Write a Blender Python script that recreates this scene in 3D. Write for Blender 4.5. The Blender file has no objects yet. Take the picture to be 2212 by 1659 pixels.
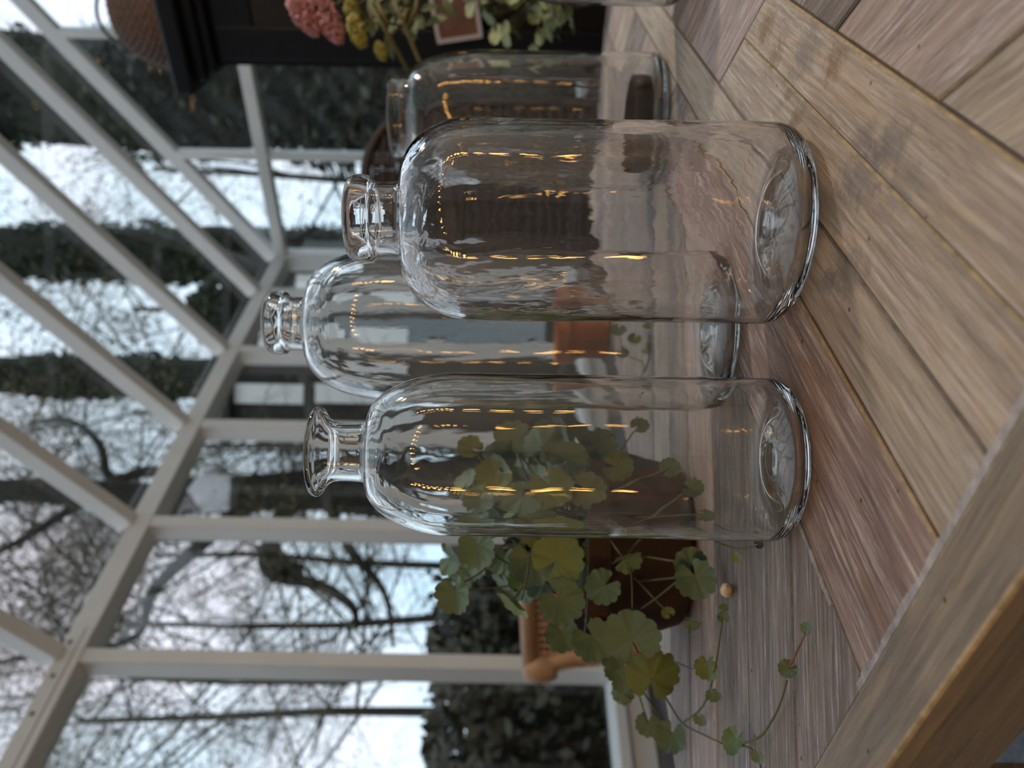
import bpy, bmesh, math, random
from mathutils import Vector, Matrix, noise as mnoise
random.seed(7)
C = bpy.context.scene.collection
D = bpy.data
PI = math.pi
T0 = 0.76                     # table top height
CAM_Z = T0 + 0.143            # the phone stands just above the table
F_PX = 1660.0                 # focal length in pixels of the 2212 px frame
ROLL = -0.017

# ------------------------------------------------------------------ camera
cs, sn = math.cos(ROLL), math.sin(ROLL)
cam_d = D.cameras.new('camera')
cam = D.objects.new('camera', cam_d)
C.objects.link(cam)
xr, yu, zb = Vector((-sn, 0, -cs)), Vector((cs, 0, -sn)), Vector((0, -1, 0))   # phone turned on its side
M3 = Matrix((xr, yu, zb)).transposed()
cam.matrix_world = Matrix.Translation((0, 0, CAM_Z)) @ M3.to_4x4()
cam_d.sensor_width = 36
cam_d.lens = F_PX / 2212 * 36
cam_d.clip_start = 0.01
cam_d.clip_end = 300
cam_d.dof.use_dof = True
cam_d.dof.focus_distance = 0.385
cam_d.dof.aperture_fstop = 8.0
sc = bpy.context.scene
sc.camera = cam

# ------------------------------------------------------------------ world, exposure
sc.view_settings.view_transform = 'Standard'
sc.view_settings.look = 'None'
sc.view_settings.gamma = 1
sc.view_settings.use_curve_mapping = False
sc.view_settings.exposure = 0.95
sc.cycles.max_bounces = 24
sc.cycles.transmission_bounces = 24
sc.cycles.glossy_bounces = 8
sc.cycles.transparent_max_bounces = 24
sc.cycles.sample_clamp_indirect = 6
w = D.worlds.new('dusk_sky'); sc.world = w
w.use_nodes = True
nt = w.node_tree; nt.nodes.clear()
def N(nt, t, **kw):
    n = nt.nodes.new(t)
    for k, v in kw.items():
        if k.startswith('i_'):
            n.inputs[k[2:].replace('_', ' ')].default_value = v
        elif k[0] == 'x' and k[1:].isdigit():
            n.inputs[int(k[1:])].default_value = v
        else:
            setattr(n, k, v)
    return n
def L(nt, a, b): nt.links.new(a, b)
def ramp(nt, fac, *stops):
    r = nt.nodes.new('ShaderNodeValToRGB')
    while len(r.color_ramp.elements) < len(stops): r.color_ramp.elements.new(0.5)
    for e, (p, c) in zip(r.color_ramp.elements, stops):
        e.position = p; e.color = (c[0], c[1], c[2], 1)
    if fac is not None: L(nt, fac, r.inputs[0])
    return r.outputs[0]
def mix(nt, fac, a, b, mode='MIX'):
    m = nt.nodes.new('ShaderNodeMix'); m.data_type = 'RGBA'; m.blend_type = mode
    for sock, v in ((0, fac), (6, a), (7, b)):
        if hasattr(v, 'default_value') or hasattr(v, 'is_linked'): L(nt, v, m.inputs[sock])
        elif sock == 0: m.inputs[0].default_value = v
        else: m.inputs[sock].default_value = (v[0], v[1], v[2], 1)
    return m.outputs[2]
tc = N(nt, 'ShaderNodeTexCoord')
cl = N(nt, 'ShaderNodeTexNoise', i_Scale=2.2, i_Detail=5.0, i_Roughness=0.55)
L(nt, tc.outputs['Generated'], cl.inputs['Vector'])
skyc = ramp(nt, cl.outputs[0], (0.36, (0.52, 0.71, 0.88)), (0.5, (0.68, 0.80, 0.93)), (0.66, (0.88, 0.84, 0.96)))
bg = N(nt, 'ShaderNodeBackground', i_Strength=0.84)
L(nt, skyc, bg.inputs[0])
wo = N(nt, 'ShaderNodeOutputWorld'); L(nt, bg.outputs[0], wo.inputs[0])

# ------------------------------------------------------------------ picture plane -> place
def ray(px, py):
    u, v = (1659 - py) - 829.5, px - 1106.0
    u, v = cs * u - sn * v, sn * u + cs * v
    return Vector((u / F_PX, 1.0, -v / F_PX))
def at(px, py, depth):        # where a pixel of the photograph lies at a given distance
    return Vector((0, 0, CAM_Z)) + ray(px, py) * depth
def on_table(px, py, dz=0.0):
    d = ray(px, py)
    return Vector((0, 0, CAM_Z)) + d * ((T0 + dz - CAM_Z) / d.z)
def at_uv(U, V, depth): return at(V, 1659 - U, depth)

# ------------------------------------------------------------------ object helpers
class MB:
    def __init__(s): s.v = []; s.f = []; s.m = []
    def add(s, vs, fs, mi=0):
        b = len(s.v); s.v += [tuple(x) for x in vs]
        s.f += [tuple(b + i for i in f) for f in fs]; s.m += [mi] * len(fs)
    def box(s, c, ax, ay, az, mi=0):   # centre and three half-axes
        c, ax, ay, az = Vector(c), Vector(ax), Vector(ay), Vector(az)
        vs = [c + i * ax + j * ay + k * az for k in (-1, 1) for j in (-1, 1) for i in (-1, 1)]
        s.add(vs, [(0, 2, 3, 1), (4, 5, 7, 6), (0, 1, 5, 4), (2, 6, 7, 3), (0, 4, 6, 2), (1, 3, 7, 5)], mi)
    def tube(s, path, rad, n=6, mi=0, caps=True):
        P = [Vector(p) for p in path]
        R = rad if isinstance(rad, (list, tuple)) else [rad] * len(P)
        t0 = (P[1] - P[0]).normalized()
        a = t0.orthogonal().normalized()
        vs = []; fs = []
        for i, p in enumerate(P):
            t = ((P[i + 1] if i + 1 < len(P) else P[i]) - (P[i - 1] if i else P[i]))
            if t.length < 1e-9: t = t0.copy()
            t.normalize()
            a = (a - t * a.dot(t))
            if a.length < 1e-6: a = t.orthogonal()
            a.normalize(); b = t.cross(a)
            for k in range(n):
                an = 2 * PI * k / n
                vs.append(p + (a * math.cos(an) + b * math.sin(an)) * R[i])
            if i:
                for k in range(n):
                    fs.append(((i - 1) * n + k, (i - 1) * n + (k + 1) % n, i * n + (k + 1) % n, i * n + k))
        if caps:
            fs.append(tuple(range(n - 1, -1, -1))); fs.append(tuple(range((len(P) - 1) * n, len(P) * n)))
        s.add(vs, fs, mi)
    def lathe(s, prof, c, n=32, mi=0, wob=None, closed=False):
        c = Vector(c); vs = []; fs = []; m = len(prof)
        for i, (r, z) in enumerate(prof):
            for k in range(n):
                a = 2 * PI * k / n
                rr = max(r, 1e-5)
                if wob: rr = rr * (1 + wob(a, z)) if r > 1e-4 else rr
                vs.append(c + Vector((rr * math.cos(a), rr * math.sin(a), z)))
        for i in range(m if closed else m - 1):
            j = (i + 1) % m
            for k in range(n):
                fs.append((i * n + k, i * n + (k + 1) % n, j * n + (k + 1) % n, j * n + k))
        s.add(vs, fs, mi)
    def build(s, name, mats, parent=None, smooth=False, sub=0):
        me = D.meshes.new(name); me.from_pydata(s.v, [], s.f)
        for m in (mats if isinstance(mats, (list, tuple)) else [mats]): me.materials.append(m)
        if any(s.m): me.polygons.foreach_set('material_index', s.m)
        if smooth: me.polygons.foreach_set('use_smooth', [True] * len(s.f))
        me.update()
        return link(name, me, parent)
def link(name, me, parent=None, mw=None):
    o = D.objects.new(name, me); C.objects.link(o)
    if mw is not None: o.matrix_basis = mw
    if parent is not None:
        o.parent = parent
        o.matrix_parent_inverse = INV[parent.name]
    INV[o.name] = Matrix()
    return o
INV = {}
def empty(name, loc, label=None, cat=None, group=None, kind=None):
    o = D.objects.new(name, None); C.objects.link(o); o.location = loc; o.empty_display_size = 0.02
    INV[o.name] = Matrix.Translation(-Vector(loc))
    return tag(o, label, cat, group, kind)
def tag(o, label=None, cat=None, group=None, kind=None):
    for k, v in (('label', label), ('category', cat), ('group', group), ('kind', kind)):
        if v: o[k] = v
    return o
def bevel_obj(o, wd, seg=2):
    m = o.modifiers.new('soft_edge', 'BEVEL'); m.width = wd; m.segments = seg; m.limit_method = 'ANGLE'
    return o

# ------------------------------------------------------------------ materials
def srgb(r, g, b):
    f = lambda c: (c / 255 / 12.92) if c / 255 <= 0.04045 else ((c / 255 + 0.055) / 1.055) ** 2.4
    return (f(r), f(g), f(b))
def mat(name, col=(0.5, 0.5, 0.5), rough=0.6, metal=0.0, var=0.0, scale=20.0, bump=0.0, bscale=None, stretch=None, coords='Object', spec=0.5):
    m = D.materials.new(name); m.use_nodes = True; t = m.node_tree
    p = t.nodes['Principled BSDF']
    p.inputs['Base Color'].default_value = (*col, 1); p.inputs['Roughness'].default_value = rough
    p.inputs['Metallic'].default_value = metal; p.inputs['Specular IOR Level'].default_value = spec
    if var or bump:
        tx = N(t, 'ShaderNodeTexCoord'); mp = N(t, 'ShaderNodeMapping'); L(t, tx.outputs[coords], mp.inputs[0])
        if stretch: mp.inputs['Scale'].default_value = stretch
        n = N(t, 'ShaderNodeTexNoise', i_Scale=scale, i_Detail=6.0, i_Roughness=0.6); L(t, mp.outputs[0], n.inputs['Vector'])
        if var:
            lo = tuple(max(0, c * (1 - var)) for c in col); hi = tuple(min(1, c * (1 + var)) for c in col)
            L(t, ramp(t, n.outputs[0], (0.3, lo), (0.7, hi)), p.inputs['Base Color'])
        if bump:
            b = N(t, 'ShaderNodeBump', i_Strength=bump, i_Distance=0.002)
            if bscale:
                n2 = N(t, 'ShaderNodeTexNoise', i_Scale=bscale, i_Detail=4.0); L(t, mp.outputs[0], n2.inputs['Vector'])
                L(t, n2.outputs[0], b.inputs['Height'])
            else: L(t, n.outputs[0], b.inputs['Height'])
            L(t, b.outputs[0], p.inputs['Normal'])
    return m

def wood(name, a, b, wash, wash_amt, dark, rough=0.6, grey_amt=0.5, yellow=0.35, marks=False):
    """weathered plank: grain runs along local x"""
    m = D.materials.new(name); m.use_nodes = True; t = m.node_tree; p = t.nodes['Principled BSDF']
    tx = N(t, 'ShaderNodeTexCoord'); oi = N(t, 'ShaderNodeObjectInfo')
    off = N(t, 'ShaderNodeVectorMath', operation='SCALE'); off.inputs[0].default_value = (13, 7, 3); L(t, oi.outputs['Random'], off.inputs['Scale'])
    ad = N(t, 'ShaderNodeVectorMath', operation='ADD'); L(t, tx.outputs['Object'], ad.inputs[0]); L(t, off.outputs[0], ad.inputs[1])
    def nz(sx, sy, scale, det=6.0, ro=0.6, dist=0.0):
        mp = N(t, 'ShaderNodeMapping'); mp.inputs['Scale'].default_value = (sx, sy, sy); L(t, ad.outputs[0], mp.inputs[0])
        n = N(t, 'ShaderNodeTexNoise', i_Scale=scale, i_Detail=det, i_Roughness=ro, i_Distortion=dist); L(t, mp.outputs[0], n.inputs['Vector']); return n.outputs[0]
    grain = nz(0.05, 1, 380, 8, 0.8, 0.5)
    mid = nz(0.07, 1, 150, 6, 0.7, 0.5)
    broad = nz(0.15, 1, 45, 5, 0.6, 0.4)
    fine = nz(0.06, 1, 1500, 3, 0.8)
    patch = nz(0.5, 1, 34, 7, 0.7)
    speck = nz(0.6, 1, 900, 3, 0.7)
    col = ramp(t, broad, (0.32, a), (0.68, b))
    col = mix(t, ramp(t, mid, (0.52, (0, 0, 0)), (0.68, (yellow,) * 3)), col, srgb(196, 164, 108))
    col = mix(t, 1.0, col, ramp(t, mid, (0.32, (0.72, 0.70, 0.70)), (0.5, (1, 1, 1)), (0.7, (1.12, 1.12, 1.12))), 'MULTIPLY')
    col = mix(t, 1.0, col, ramp(t, grain, (0.28, (0.42, 0.39, 0.38)), (0.47, (1, 1, 1)), (0.75, (1.25, 1.25, 1.24))), 'MULTIPLY')
    wm = ramp(t, grain, (0.50, (0, 0, 0)), (0.62, (wash_amt,) * 3))
    wp = ramp(t, patch, (0.36, (0.12,) * 3), (0.58, (1,) * 3))
    col = mix(t, mix(t, 1.0, wm, wp, 'MULTIPLY'), col, wash)
    gp_ = ramp(t, nz(0.35, 1, 55, 8, 0.75, 0.8), (0.57, (0, 0, 0)), (0.66, (grey_amt,) * 3))
    col = mix(t, mix(t, 1.0, gp_, ramp(t, grain, (0.4, (1, 1, 1)), (0.62, (0.35,) * 3)), 'MULTIPLY'), col, dark)
    col = mix(t, ramp(t, fine, (0.62, (0, 0, 0)), (0.76, (0.65,) * 3)), col, tuple(c * 0.5 for c in dark))
    col = mix(t, ramp(t, speck, (0.66, (0, 0, 0)), (0.76, (0.5,) * 3)), col, tuple(min(1, c * 1.15) for c in wash))
    vo = N(t, 'ShaderNodeTexVoronoi', i_Scale=48.0); L(t, ad.outputs[0], vo.inputs['Vector'])
    col = mix(t, ramp(t, vo.outputs['Distance'], (0.04, (0.9,) * 3), (0.07, (0, 0, 0))), col, (0.015, 0.012, 0.01))
    if marks:      # rust stains and grey scuffs on the board in front
        ge = N(t, 'ShaderNodeNewGeometry'); wn_ = N(t, 'ShaderNodeTexNoise', i_Scale=160.0, i_Detail=5.0, i_Roughness=0.7); L(t, ge.outputs['Position'], wn_.inputs['Vector'])
        for (px, py, r, c, am) in MARKS:
            q = on_table(px, py); sb = N(t, 'ShaderNodeVectorMath', operation='SUBTRACT'); L(t, ge.outputs['Position'], sb.inputs[0]); sb.inputs[1].default_value = q
            sk = N(t, 'ShaderNodeVectorMath', operation='MULTIPLY'); L(t, sb.outputs[0], sk.inputs[0]); sk.inputs[1].default_value = (1, 0.55, 1)
            ds = N(t, 'ShaderNodeVectorMath', operation='LENGTH'); L(t, sk.outputs[0], ds.inputs[0])
            ma = N(t, 'ShaderNodeMath', operation='MULTIPLY_ADD', x1=r * 2.2, x2=-r * 1.1); L(t, wn_.outputs[0], ma.inputs[0])
            su = N(t, 'ShaderNodeMath', operation='ADD'); L(t, ds.outputs['Value'], su.inputs[0]); L(t, ma.outputs[0], su.inputs[1])
            mr = N(t, 'ShaderNodeMapRange', x1=r, x2=r * 0.35, x3=0.0, x4=am); L(t, su.outputs[0], mr.inputs[0])
            col = mix(t, mr.outputs[0], col, c)
    L(t, col, p.inputs['Base Color'])
    p.inputs['Roughness'].default_value = rough
    hs = N(t, 'ShaderNodeMath', operation='MULTIPLY_ADD', x1=0.5); L(t, mid, hs.inputs[0]); L(t, grain, hs.inputs[2])
    bm = N(t, 'ShaderNodeBump', i_Strength=0.9, i_Distance=0.0009); L(t, hs.outputs[0], bm.inputs['Height']); L(t, bm.outputs[0], p.inputs['Normal'])
    return m

RUST, SCUFF = srgb(118, 90, 54), srgb(98, 98, 102)
MK = [(1658, 58, 0.0075, RUST, 0.8), (1676, 122, 0.007, RUST, 0.75), (1804, 140, 0.0065, RUST, 0.8), (1704, 203, 0.004, RUST, 0.7), (1720, 256, 0.005, RUST, 0.85),
         (1745, 105, 0.010, SCUFF, 0.6), (1925, 318, 0.008, SCUFF, 0.7), (1868, 302, 0.006, SCUFF, 0.6), (1865, 375, 0.010, SCUFF, 0.6), (1795, 452, 0.012, SCUFF, 0.6), (1830, 590, 0.009, SCUFF, 0.7), (1784, 608, 0.005, SCUFF, 0.7), (1950, 410, 0.008, SCUFF, 0.5)]
MARKS = [(x, y, r * 1.4, c, a * 0.85) for x, y, r, c, a in MK]
W_TAN = wood('tan_plank', srgb(146, 134, 122), srgb(174, 160, 144), srgb(204, 200, 200), 0.7, srgb(98, 98, 104), yellow=0.32, marks=True)
W_RED = wood('reddish_plank', srgb(112, 88, 80), srgb(154, 134, 126), srgb(206, 194, 190), 0.9, srgb(96, 82, 78), grey_amt=0.35, yellow=0.25)
W_BEIGE = wood('beige_plank', srgb(150, 139, 124), srgb(172, 160, 144), srgb(194, 192, 192), 0.6, srgb(106, 104, 106), grey_amt=0.5, yellow=0.14, marks=True)
W_GREY = wood('grey_plank', srgb(104, 95, 88), srgb(136, 124, 114), srgb(190, 188, 196), 0.8, srgb(80, 80, 88), grey_amt=0.75, yellow=0.12)
W_PINK = wood('rosy_plank', srgb(144, 130, 124), srgb(168, 152, 143), srgb(206, 202, 208), 0.8, srgb(104, 98, 102), grey_amt=0.5, yellow=0.10)
W_FRAME = wood('frame_board', srgb(118, 110, 100), srgb(134, 125, 112), srgb(152, 146, 138), 0.25, srgb(100, 94, 90), grey_amt=0.4, yellow=0.15)
W_WORN = mat('worn_edge', srgb(146, 132, 104), 0.7, var=0.45, scale=120)
W_WORN_GREY = mat('worn_grey_edge', srgb(104, 98, 94), 0.8, var=0.4, scale=150)
W_UNDER = mat('dark_underboard', srgb(34, 28, 24), 0.9)
FILLER = mat('grey_filler', srgb(150, 148, 150), 0.9, var=0.35, scale=160, bump=0.6)
FRAME = mat('stone_painted_frame', srgb(216, 214, 209), 0.45, var=0.04, scale=6)
BOLT = mat('grey_bolt', srgb(120, 112, 104), 0.4, 0.5)
DWARF = mat('grey_wall_paint', srgb(116, 122, 128), 0.6, var=0.06, scale=3)
SILL = mat('white_sill_paint', srgb(205, 208, 206), 0.4)
FLOOR = mat('grey_floor', srgb(84, 88, 94), 0.8, var=0.6, scale=60, bump=0.5)
RENDER_WALL = mat('house_wall', srgb(128, 126, 122), 0.85, var=0.2, scale=5)
LAWN = mat('lawn', srgb(58, 66, 34), 0.95, var=0.4, scale=3)
BARK = mat('dark_bark', srgb(52, 48, 38), 0.95, var=0.4, scale=9, bump=0.5)
TWIG = mat('hazy_twig_bark', srgb(86, 80, 62), 0.95, var=0.3, scale=2)  # lighter than the bark: distance haze is put into the colour
BLACK = mat('black_paint', srgb(7, 9, 13), 0.5, var=0.15, scale=8, spec=0.25)
def leafmat(name, c1, c2, rough=0.6, transl=0.25):
    m = D.materials.new(name); m.use_nodes = True; t = m.node_tree; p = t.nodes['Principled BSDF']
    g = N(t, 'ShaderNodeNewGeometry'); L(t, ramp(t, g.outputs['Random Per Island'], (0.0, c1), (1.0, c2)), p.inputs['Base Color'])
    p.inputs['Roughness'].default_value = rough
    return m
EVERGREEN = leafmat('evergreen_leaves', srgb(28, 34, 22), srgb(58, 64, 42))
HEDGE = leafmat('hedge_leaves', srgb(34, 36, 24), srgb(78, 70, 46))
DRYLEAF = leafmat('last_autumn_leaves', srgb(96, 84, 50), srgb(150, 122, 78))

def glass_pane():
    m = D.materials.new('window_glass'); m.use_nodes = True; t = m.node_tree; t.nodes.clear()
    tr = N(t, 'ShaderNodeBsdfTransparent'); tr.inputs[0].default_value = (0.965, 0.98, 0.975, 1)
    gl = N(t, 'ShaderNodeBsdfGlossy'); gl.inputs['Roughness'].default_value = 0.0
    fr = N(t, 'ShaderNodeFresnel'); ge = N(t, 'ShaderNodeNewGeometry')
    io = N(t, 'ShaderNodeMapRange', x3=1.5, x4=1 / 1.5); L(t, ge.outputs['Backfacing'], io.inputs[0]); L(t, io.outputs[0], fr.inputs['IOR'])   # same reflectance from both sides of the pane
    mx = N(t, 'ShaderNodeMixShader'); o = N(t, 'ShaderNodeOutputMaterial')
    L(t, fr.outputs[0], mx.inputs[0]); L(t, tr.outputs[0], mx.inputs[1]); L(t, gl.outputs[0], mx.inputs[2]); L(t, mx.outputs[0], o.inputs[0])
    return m
PANE = glass_pane()
def bottle_glass(name, tint, bs, bd, fine=0.035):
    m = D.materials.new(name); m.use_nodes = True; t = m.node_tree; t.nodes.clear()
    g = N(t, 'ShaderNodeBsdfGlass', i_IOR=1.46, i_Roughness=0.0); g.inputs[0].default_value = (*tint, 1)
    tx = N(t, 'ShaderNodeTexCoord'); mp = N(t, 'ShaderNodeMapping'); mp.inputs['Scale'].default_value = (1, 1, 0.35); L(t, tx.outputs['Object'], mp.inputs[0])
    n = N(t, 'ShaderNodeTexNoise', i_Scale=26.0, i_Detail=2.0, i_Distortion=0.6); L(t, mp.outputs[0], n.inputs['Vector'])
    n3 = N(t, 'ShaderNodeTexNoise', i_Scale=150.0, i_Detail=2.0); L(t, mp.outputs[0], n3.inputs['Vector'])
    h = N(t, 'ShaderNodeMath', operation='MULTIPLY_ADD', x1=fine); L(t, n3.outputs[0], h.inputs[0]); L(t, n.outputs[0], h.inputs[2])
    b = N(t, 'ShaderNodeBump', i_Strength=bs, i_Distance=bd); sz = N(t, 'ShaderNodeSeparateXYZ'); L(t, tx.outputs['Object'], sz.inputs[0])
    zr = N(t, 'ShaderNodeMapRange', x1=0.015, x2=0.06, x3=0.08, x4=1.0); L(t, sz.outputs['Z'], zr.inputs[0])     # the moulded base is smoother than the blown wall
    hm = N(t, 'ShaderNodeMath', operation='MULTIPLY'); L(t, h.outputs[0], hm.inputs[0]); L(t, zr.outputs[0], hm.inputs[1])
    L(t, hm.outputs[0], b.inputs['Height']); L(t, b.outputs[0], g.inputs['Normal'])
    o = N(t, 'ShaderNodeOutputMaterial'); L(t, g.outputs[0], o.inputs[0])
    return m
GLASS = bottle_glass('bottle_glass', (0.985, 0.985, 0.98), 0.5, 0.0016)
GLASS2 = bottle_glass('wavy_bottle_glass', (0.985, 0.98, 0.98), 0.8, 0.0022, 0.075)

# ------------------------------------------------------------------ the greenhouse
HD = math.radians(37.2)
e1 = Vector((math.sin(HD), math.cos(HD), 0)); e2 = Vector((math.cos(HD), -math.sin(HD), 0)); ez = Vector((0, 0, 1))
def G(p, q, z): return e1 * p + e2 * q + ez * z
QL, QR, PE, PB = -2.34, 1.70, 4.38, -1.6       # left wall, right wall, end wall, house wall
EAVE = CAM_Z + 1.45; SL = math.tan(math.radians(35.5)); DEP = 0.09
def gbox(mb, p0, p1, q0, q1, z0, z1, mi=0):
    mb.box(G((p0 + p1) / 2, (q0 + q1) / 2, (z0 + z1) / 2), e1 * (p1 - p0) / 2, e2 * (q1 - q0) / 2, ez * (z1 - z0) / 2, mi)
b = MB(); b.box((3, 4, -0.05), (14, 0, 0), (0, 14, 0), (0, 0, 0.03)); 
tag(b.build('ground', LAWN), kind='structure')
b = MB(); gbox(b, PB, PE + 0.1, QL - 0.1, QR + 0.1, -0.02, 0.0); tag(b.build('floor', FLOOR), kind='structure')
posts = [1.515 + 0.6145 * k for k in range(-4, 5)]
SILLZ = 0.56
wl = empty('wall_left', G(2, QL, 0), kind='structure')
b = MB(); gbox(b, PB, PE + DEP, QL - 0.12, QL - 0.005, 0, SILLZ - 0.04); b.build('dwarf_wall', DWARF, wl)
b = MB(); gbox(b, PB, PE, QL - 0.13, QL + 0.05, SILLZ - 0.04, SILLZ); bevel_obj(b.build('sill', SILL, wl), 0.006)
b = MB(); gbox(b, PB, PE, QL - 0.005, QL + 0.02, SILLZ - 0.12, SILLZ - 0.045); b.build('sill_apron', SILL, wl)
for p in posts:
    b = MB(); gbox(b, p - 0.028, p + 0.028, QL - DEP, QL, SILLZ, EAVE + 0.01); bevel_obj(b.build('glazing_bar', FRAME, wl), 0.004)
b = MB(); gbox(b, PE - 0.02, PE + DEP, QL - DEP, QL + 0.02, 0, EAVE + 0.05); bevel_obj(b.build('corner_post', FRAME, wl), 0.004)
eb = MB(); gbox(eb, PB, PE + 0.02, QL - DEP - 0.02, QL + 0.004, EAVE, EAVE + 0.085); ebo = eb.build('eave_beam', FRAME, wl); bevel_obj(ebo, 0.004)
b = MB(); gbox(b, PB, 1.62, QL + 0.004, QL + 0.0075, EAVE + 0.002, EAVE + 0.026); b.build('joint_strip', FRAME, ebo)
b = MB(); gbox(b, PB, 1.62, QL + 0.003, QL + 0.0055, EAVE + 0.026, EAVE + 0.032); b.build('joint_gap', mat('brown_joint', srgb(112, 92, 70), 0.8), ebo)
for px, py in ((152, 1388), (115, 1461), (70, 1543)):
    d = ray(px, py); t = QL / d.dot(e2); c = Vector((0, 0, CAM_Z)) + d * t
    b = MB(); b.tube([c, c + e2 * 0.008], [0.011, 0.007], 12); b.build('bolt', BOLT, ebo)
for i in range(len(posts) + 1):
    p0 = (posts[i - 1] if i else PB) + 0.028 * (i > 0); p1 = posts[i] - 0.028 if i < len(posts) else PE - 0.02
    b = MB(); gbox(b, p0, p1, QL - 0.078, QL - 0.074, SILLZ, EAVE); tag(b.build('window_%d' % (i + 1), PANE), kind='structure')
# end wall
we = empty('wall_end', G(PE, 0, 0), kind='structure')
b = MB(); gbox(b, PE, PE + 0.12, QL, QR, 0, SILLZ - 0.04); b.build('dwarf_wall', DWARF, we)
b = MB(); gbox(b, PE - 0.05, PE + 0.13, QL, QR, SILLZ - 0.04, SILLZ); bevel_obj(b.build('sill', SILL, we), 0.006)
b = MB(); gbox(b, PE - 0.01, PE + 0.06, QL, QR, EAVE + 0.005, EAVE + 0.075); bevel_obj(b.build('transom_beam', FRAME, we), 0.004)
def roof_z(q): return EAVE + 0.06 + (q - QL) * SL      # a lean-to roof rising to the house wall
gp = [-1.685 + 0.66 * k for k in range(5)]
for q in gp:
    b = MB(); gbox(b, PE, PE + 0.07, q - 0.022, q + 0.022, SILLZ, roof_z(q) + 0.03); bevel_obj(b.build('glazing_bar', FRAME, we), 0.004)
wn = len(posts) + 1
qs = [QL + 0.02] + gp + [QR]
for i in range(len(qs) - 1):
    a, c = qs[i] + 0.02, qs[i + 1] - 0.02
    wn += 1
    b = MB(); gbox(b, PE + 0.014, PE + 0.017, a, c, SILLZ, EAVE); tag(b.build('window_%d' % wn, PANE), kind='structure')
    wn += 1
    b = MB(); poly = [(a, EAVE + 0.075), (c, EAVE + 0.075), (c, roof_z(c)), (a, roof_z(a))]
    n = len(poly)
    b.add([G(PE + 0.014, q, z) for q, z in poly] + [G(PE + 0.017, q, z) for q, z in poly],
          [tuple(range(n - 1, -1, -1)), tuple(range(n, 2 * n))] + [(k, (k + 1) % n, n + (k + 1) % n, n + k) for k in range(n)])
    tag(b.build('window_%d' % wn, PANE), kind='structure')
# roof: bars rising at 35 degrees from both eaves to a ridge
cei = empty('ceiling', G(1.4, 0, EAVE + 1.6), kind='structure')
nrm_l = (e2 * -SL + ez).normalized(); run_l = (e2 + ez * SL).normalized()
def rafter(p, wd=0.056, dp=0.085):
    run, nr, q0 = run_l, nrm_l, QL
    ln = (QR - QL) / run_l.dot(e2)
    c = G(p, q0, EAVE + 0.055) + run * ln / 2 + nr * dp / 2
    mb = MB(); mb.box(c, e1 * wd / 2, run * (ln / 2 - 0.01), nr * dp / 2); return bevel_obj(mb.build('rafter', FRAME, cei), 0.004)
rp = posts + [PE + 0.03]
for p in rp:
    rafter(p)
b = MB(); gbox(b, PB, PE + 0.08, QR - 0.05, QR, roof_z(QR) - 0.05, roof_z(QR) + 0.10); b.build('wall_plate', FRAME, cei)
bays = [PB] + rp
for i in range(len(bays) - 1):
    for run, nr, q0 in ((run_l, nrm_l, QL),):
        ln = (QR - QL) / run_l.dot(e2); p0, p1 = bays[i] + 0.028, bays[i + 1] - 0.028
        c = G((p0 + p1) / 2, q0, EAVE + 0.055) + run * ln / 2 + nr * 0.072
        mb = MB(); mb.box(c, e1 * (p1 - p0) / 2, run * (ln / 2 - 0.02), nr * 0.002); mb.build('pane', PANE, cei)
# the house the greenhouse leans on: to the right and behind the camera
b = MB(); gbox(b, PB - 0.2, PE + 0.08, QR, QR + 0.2, 0, 7.2); tag(b.build('wall_right', mat('cream_house_wall', srgb(204, 202, 198), 0.8, var=0.1, scale=5)), kind='structure')
b = MB(); gbox(b, PB - 0.2, PB, QL - 2.5, QR, 0, 7.2); tag(b.build('wall_rear', RENDER_WALL), kind='structure')

# ------------------------------------------------------------------ the table
nv = Vector((math.cos(math.radians(39.5)) * 0 + math.sin(math.radians(39.5)), math.cos(math.radians(39.5)), 0))  # inward from the near edge
av = Vector((-nv.y, nv.x, 0))                                                                               # along the near edge to the left
def TB(a, n, z=0.0): return av * a + nv * n + ez * (T0 + z)
tp = on_table(1924, 1657); N_OUT = tp.dot(nv)
tp = on_table(1868, 1483); N_IN = tp.dot(nv)
A_L, A_R, N_FAR = 0.66, -0.75, 1.36
tabl = empty('dining_table', TB(0, 0.8, -T0), 'weathered wooden table with parquet top of mixed angled planks, carrying the bottles', 'table')
def clip(poly, n, d):        # keep n.x <= d
    out = []
    for i in range(len(poly)):
        a, b_ = poly[i], poly[(i + 1) % len(poly)]
        da, db = a.dot(n) - d, b_.dot(n) - d
        if da <= 0: out.append(a)
        if (da < 0 < db) or (db < 0 < da): out.append(a + (b_ - a) * (da / (da - db)))
    return out
V2 = lambda x, y: Vector((x, y, 0))
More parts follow.
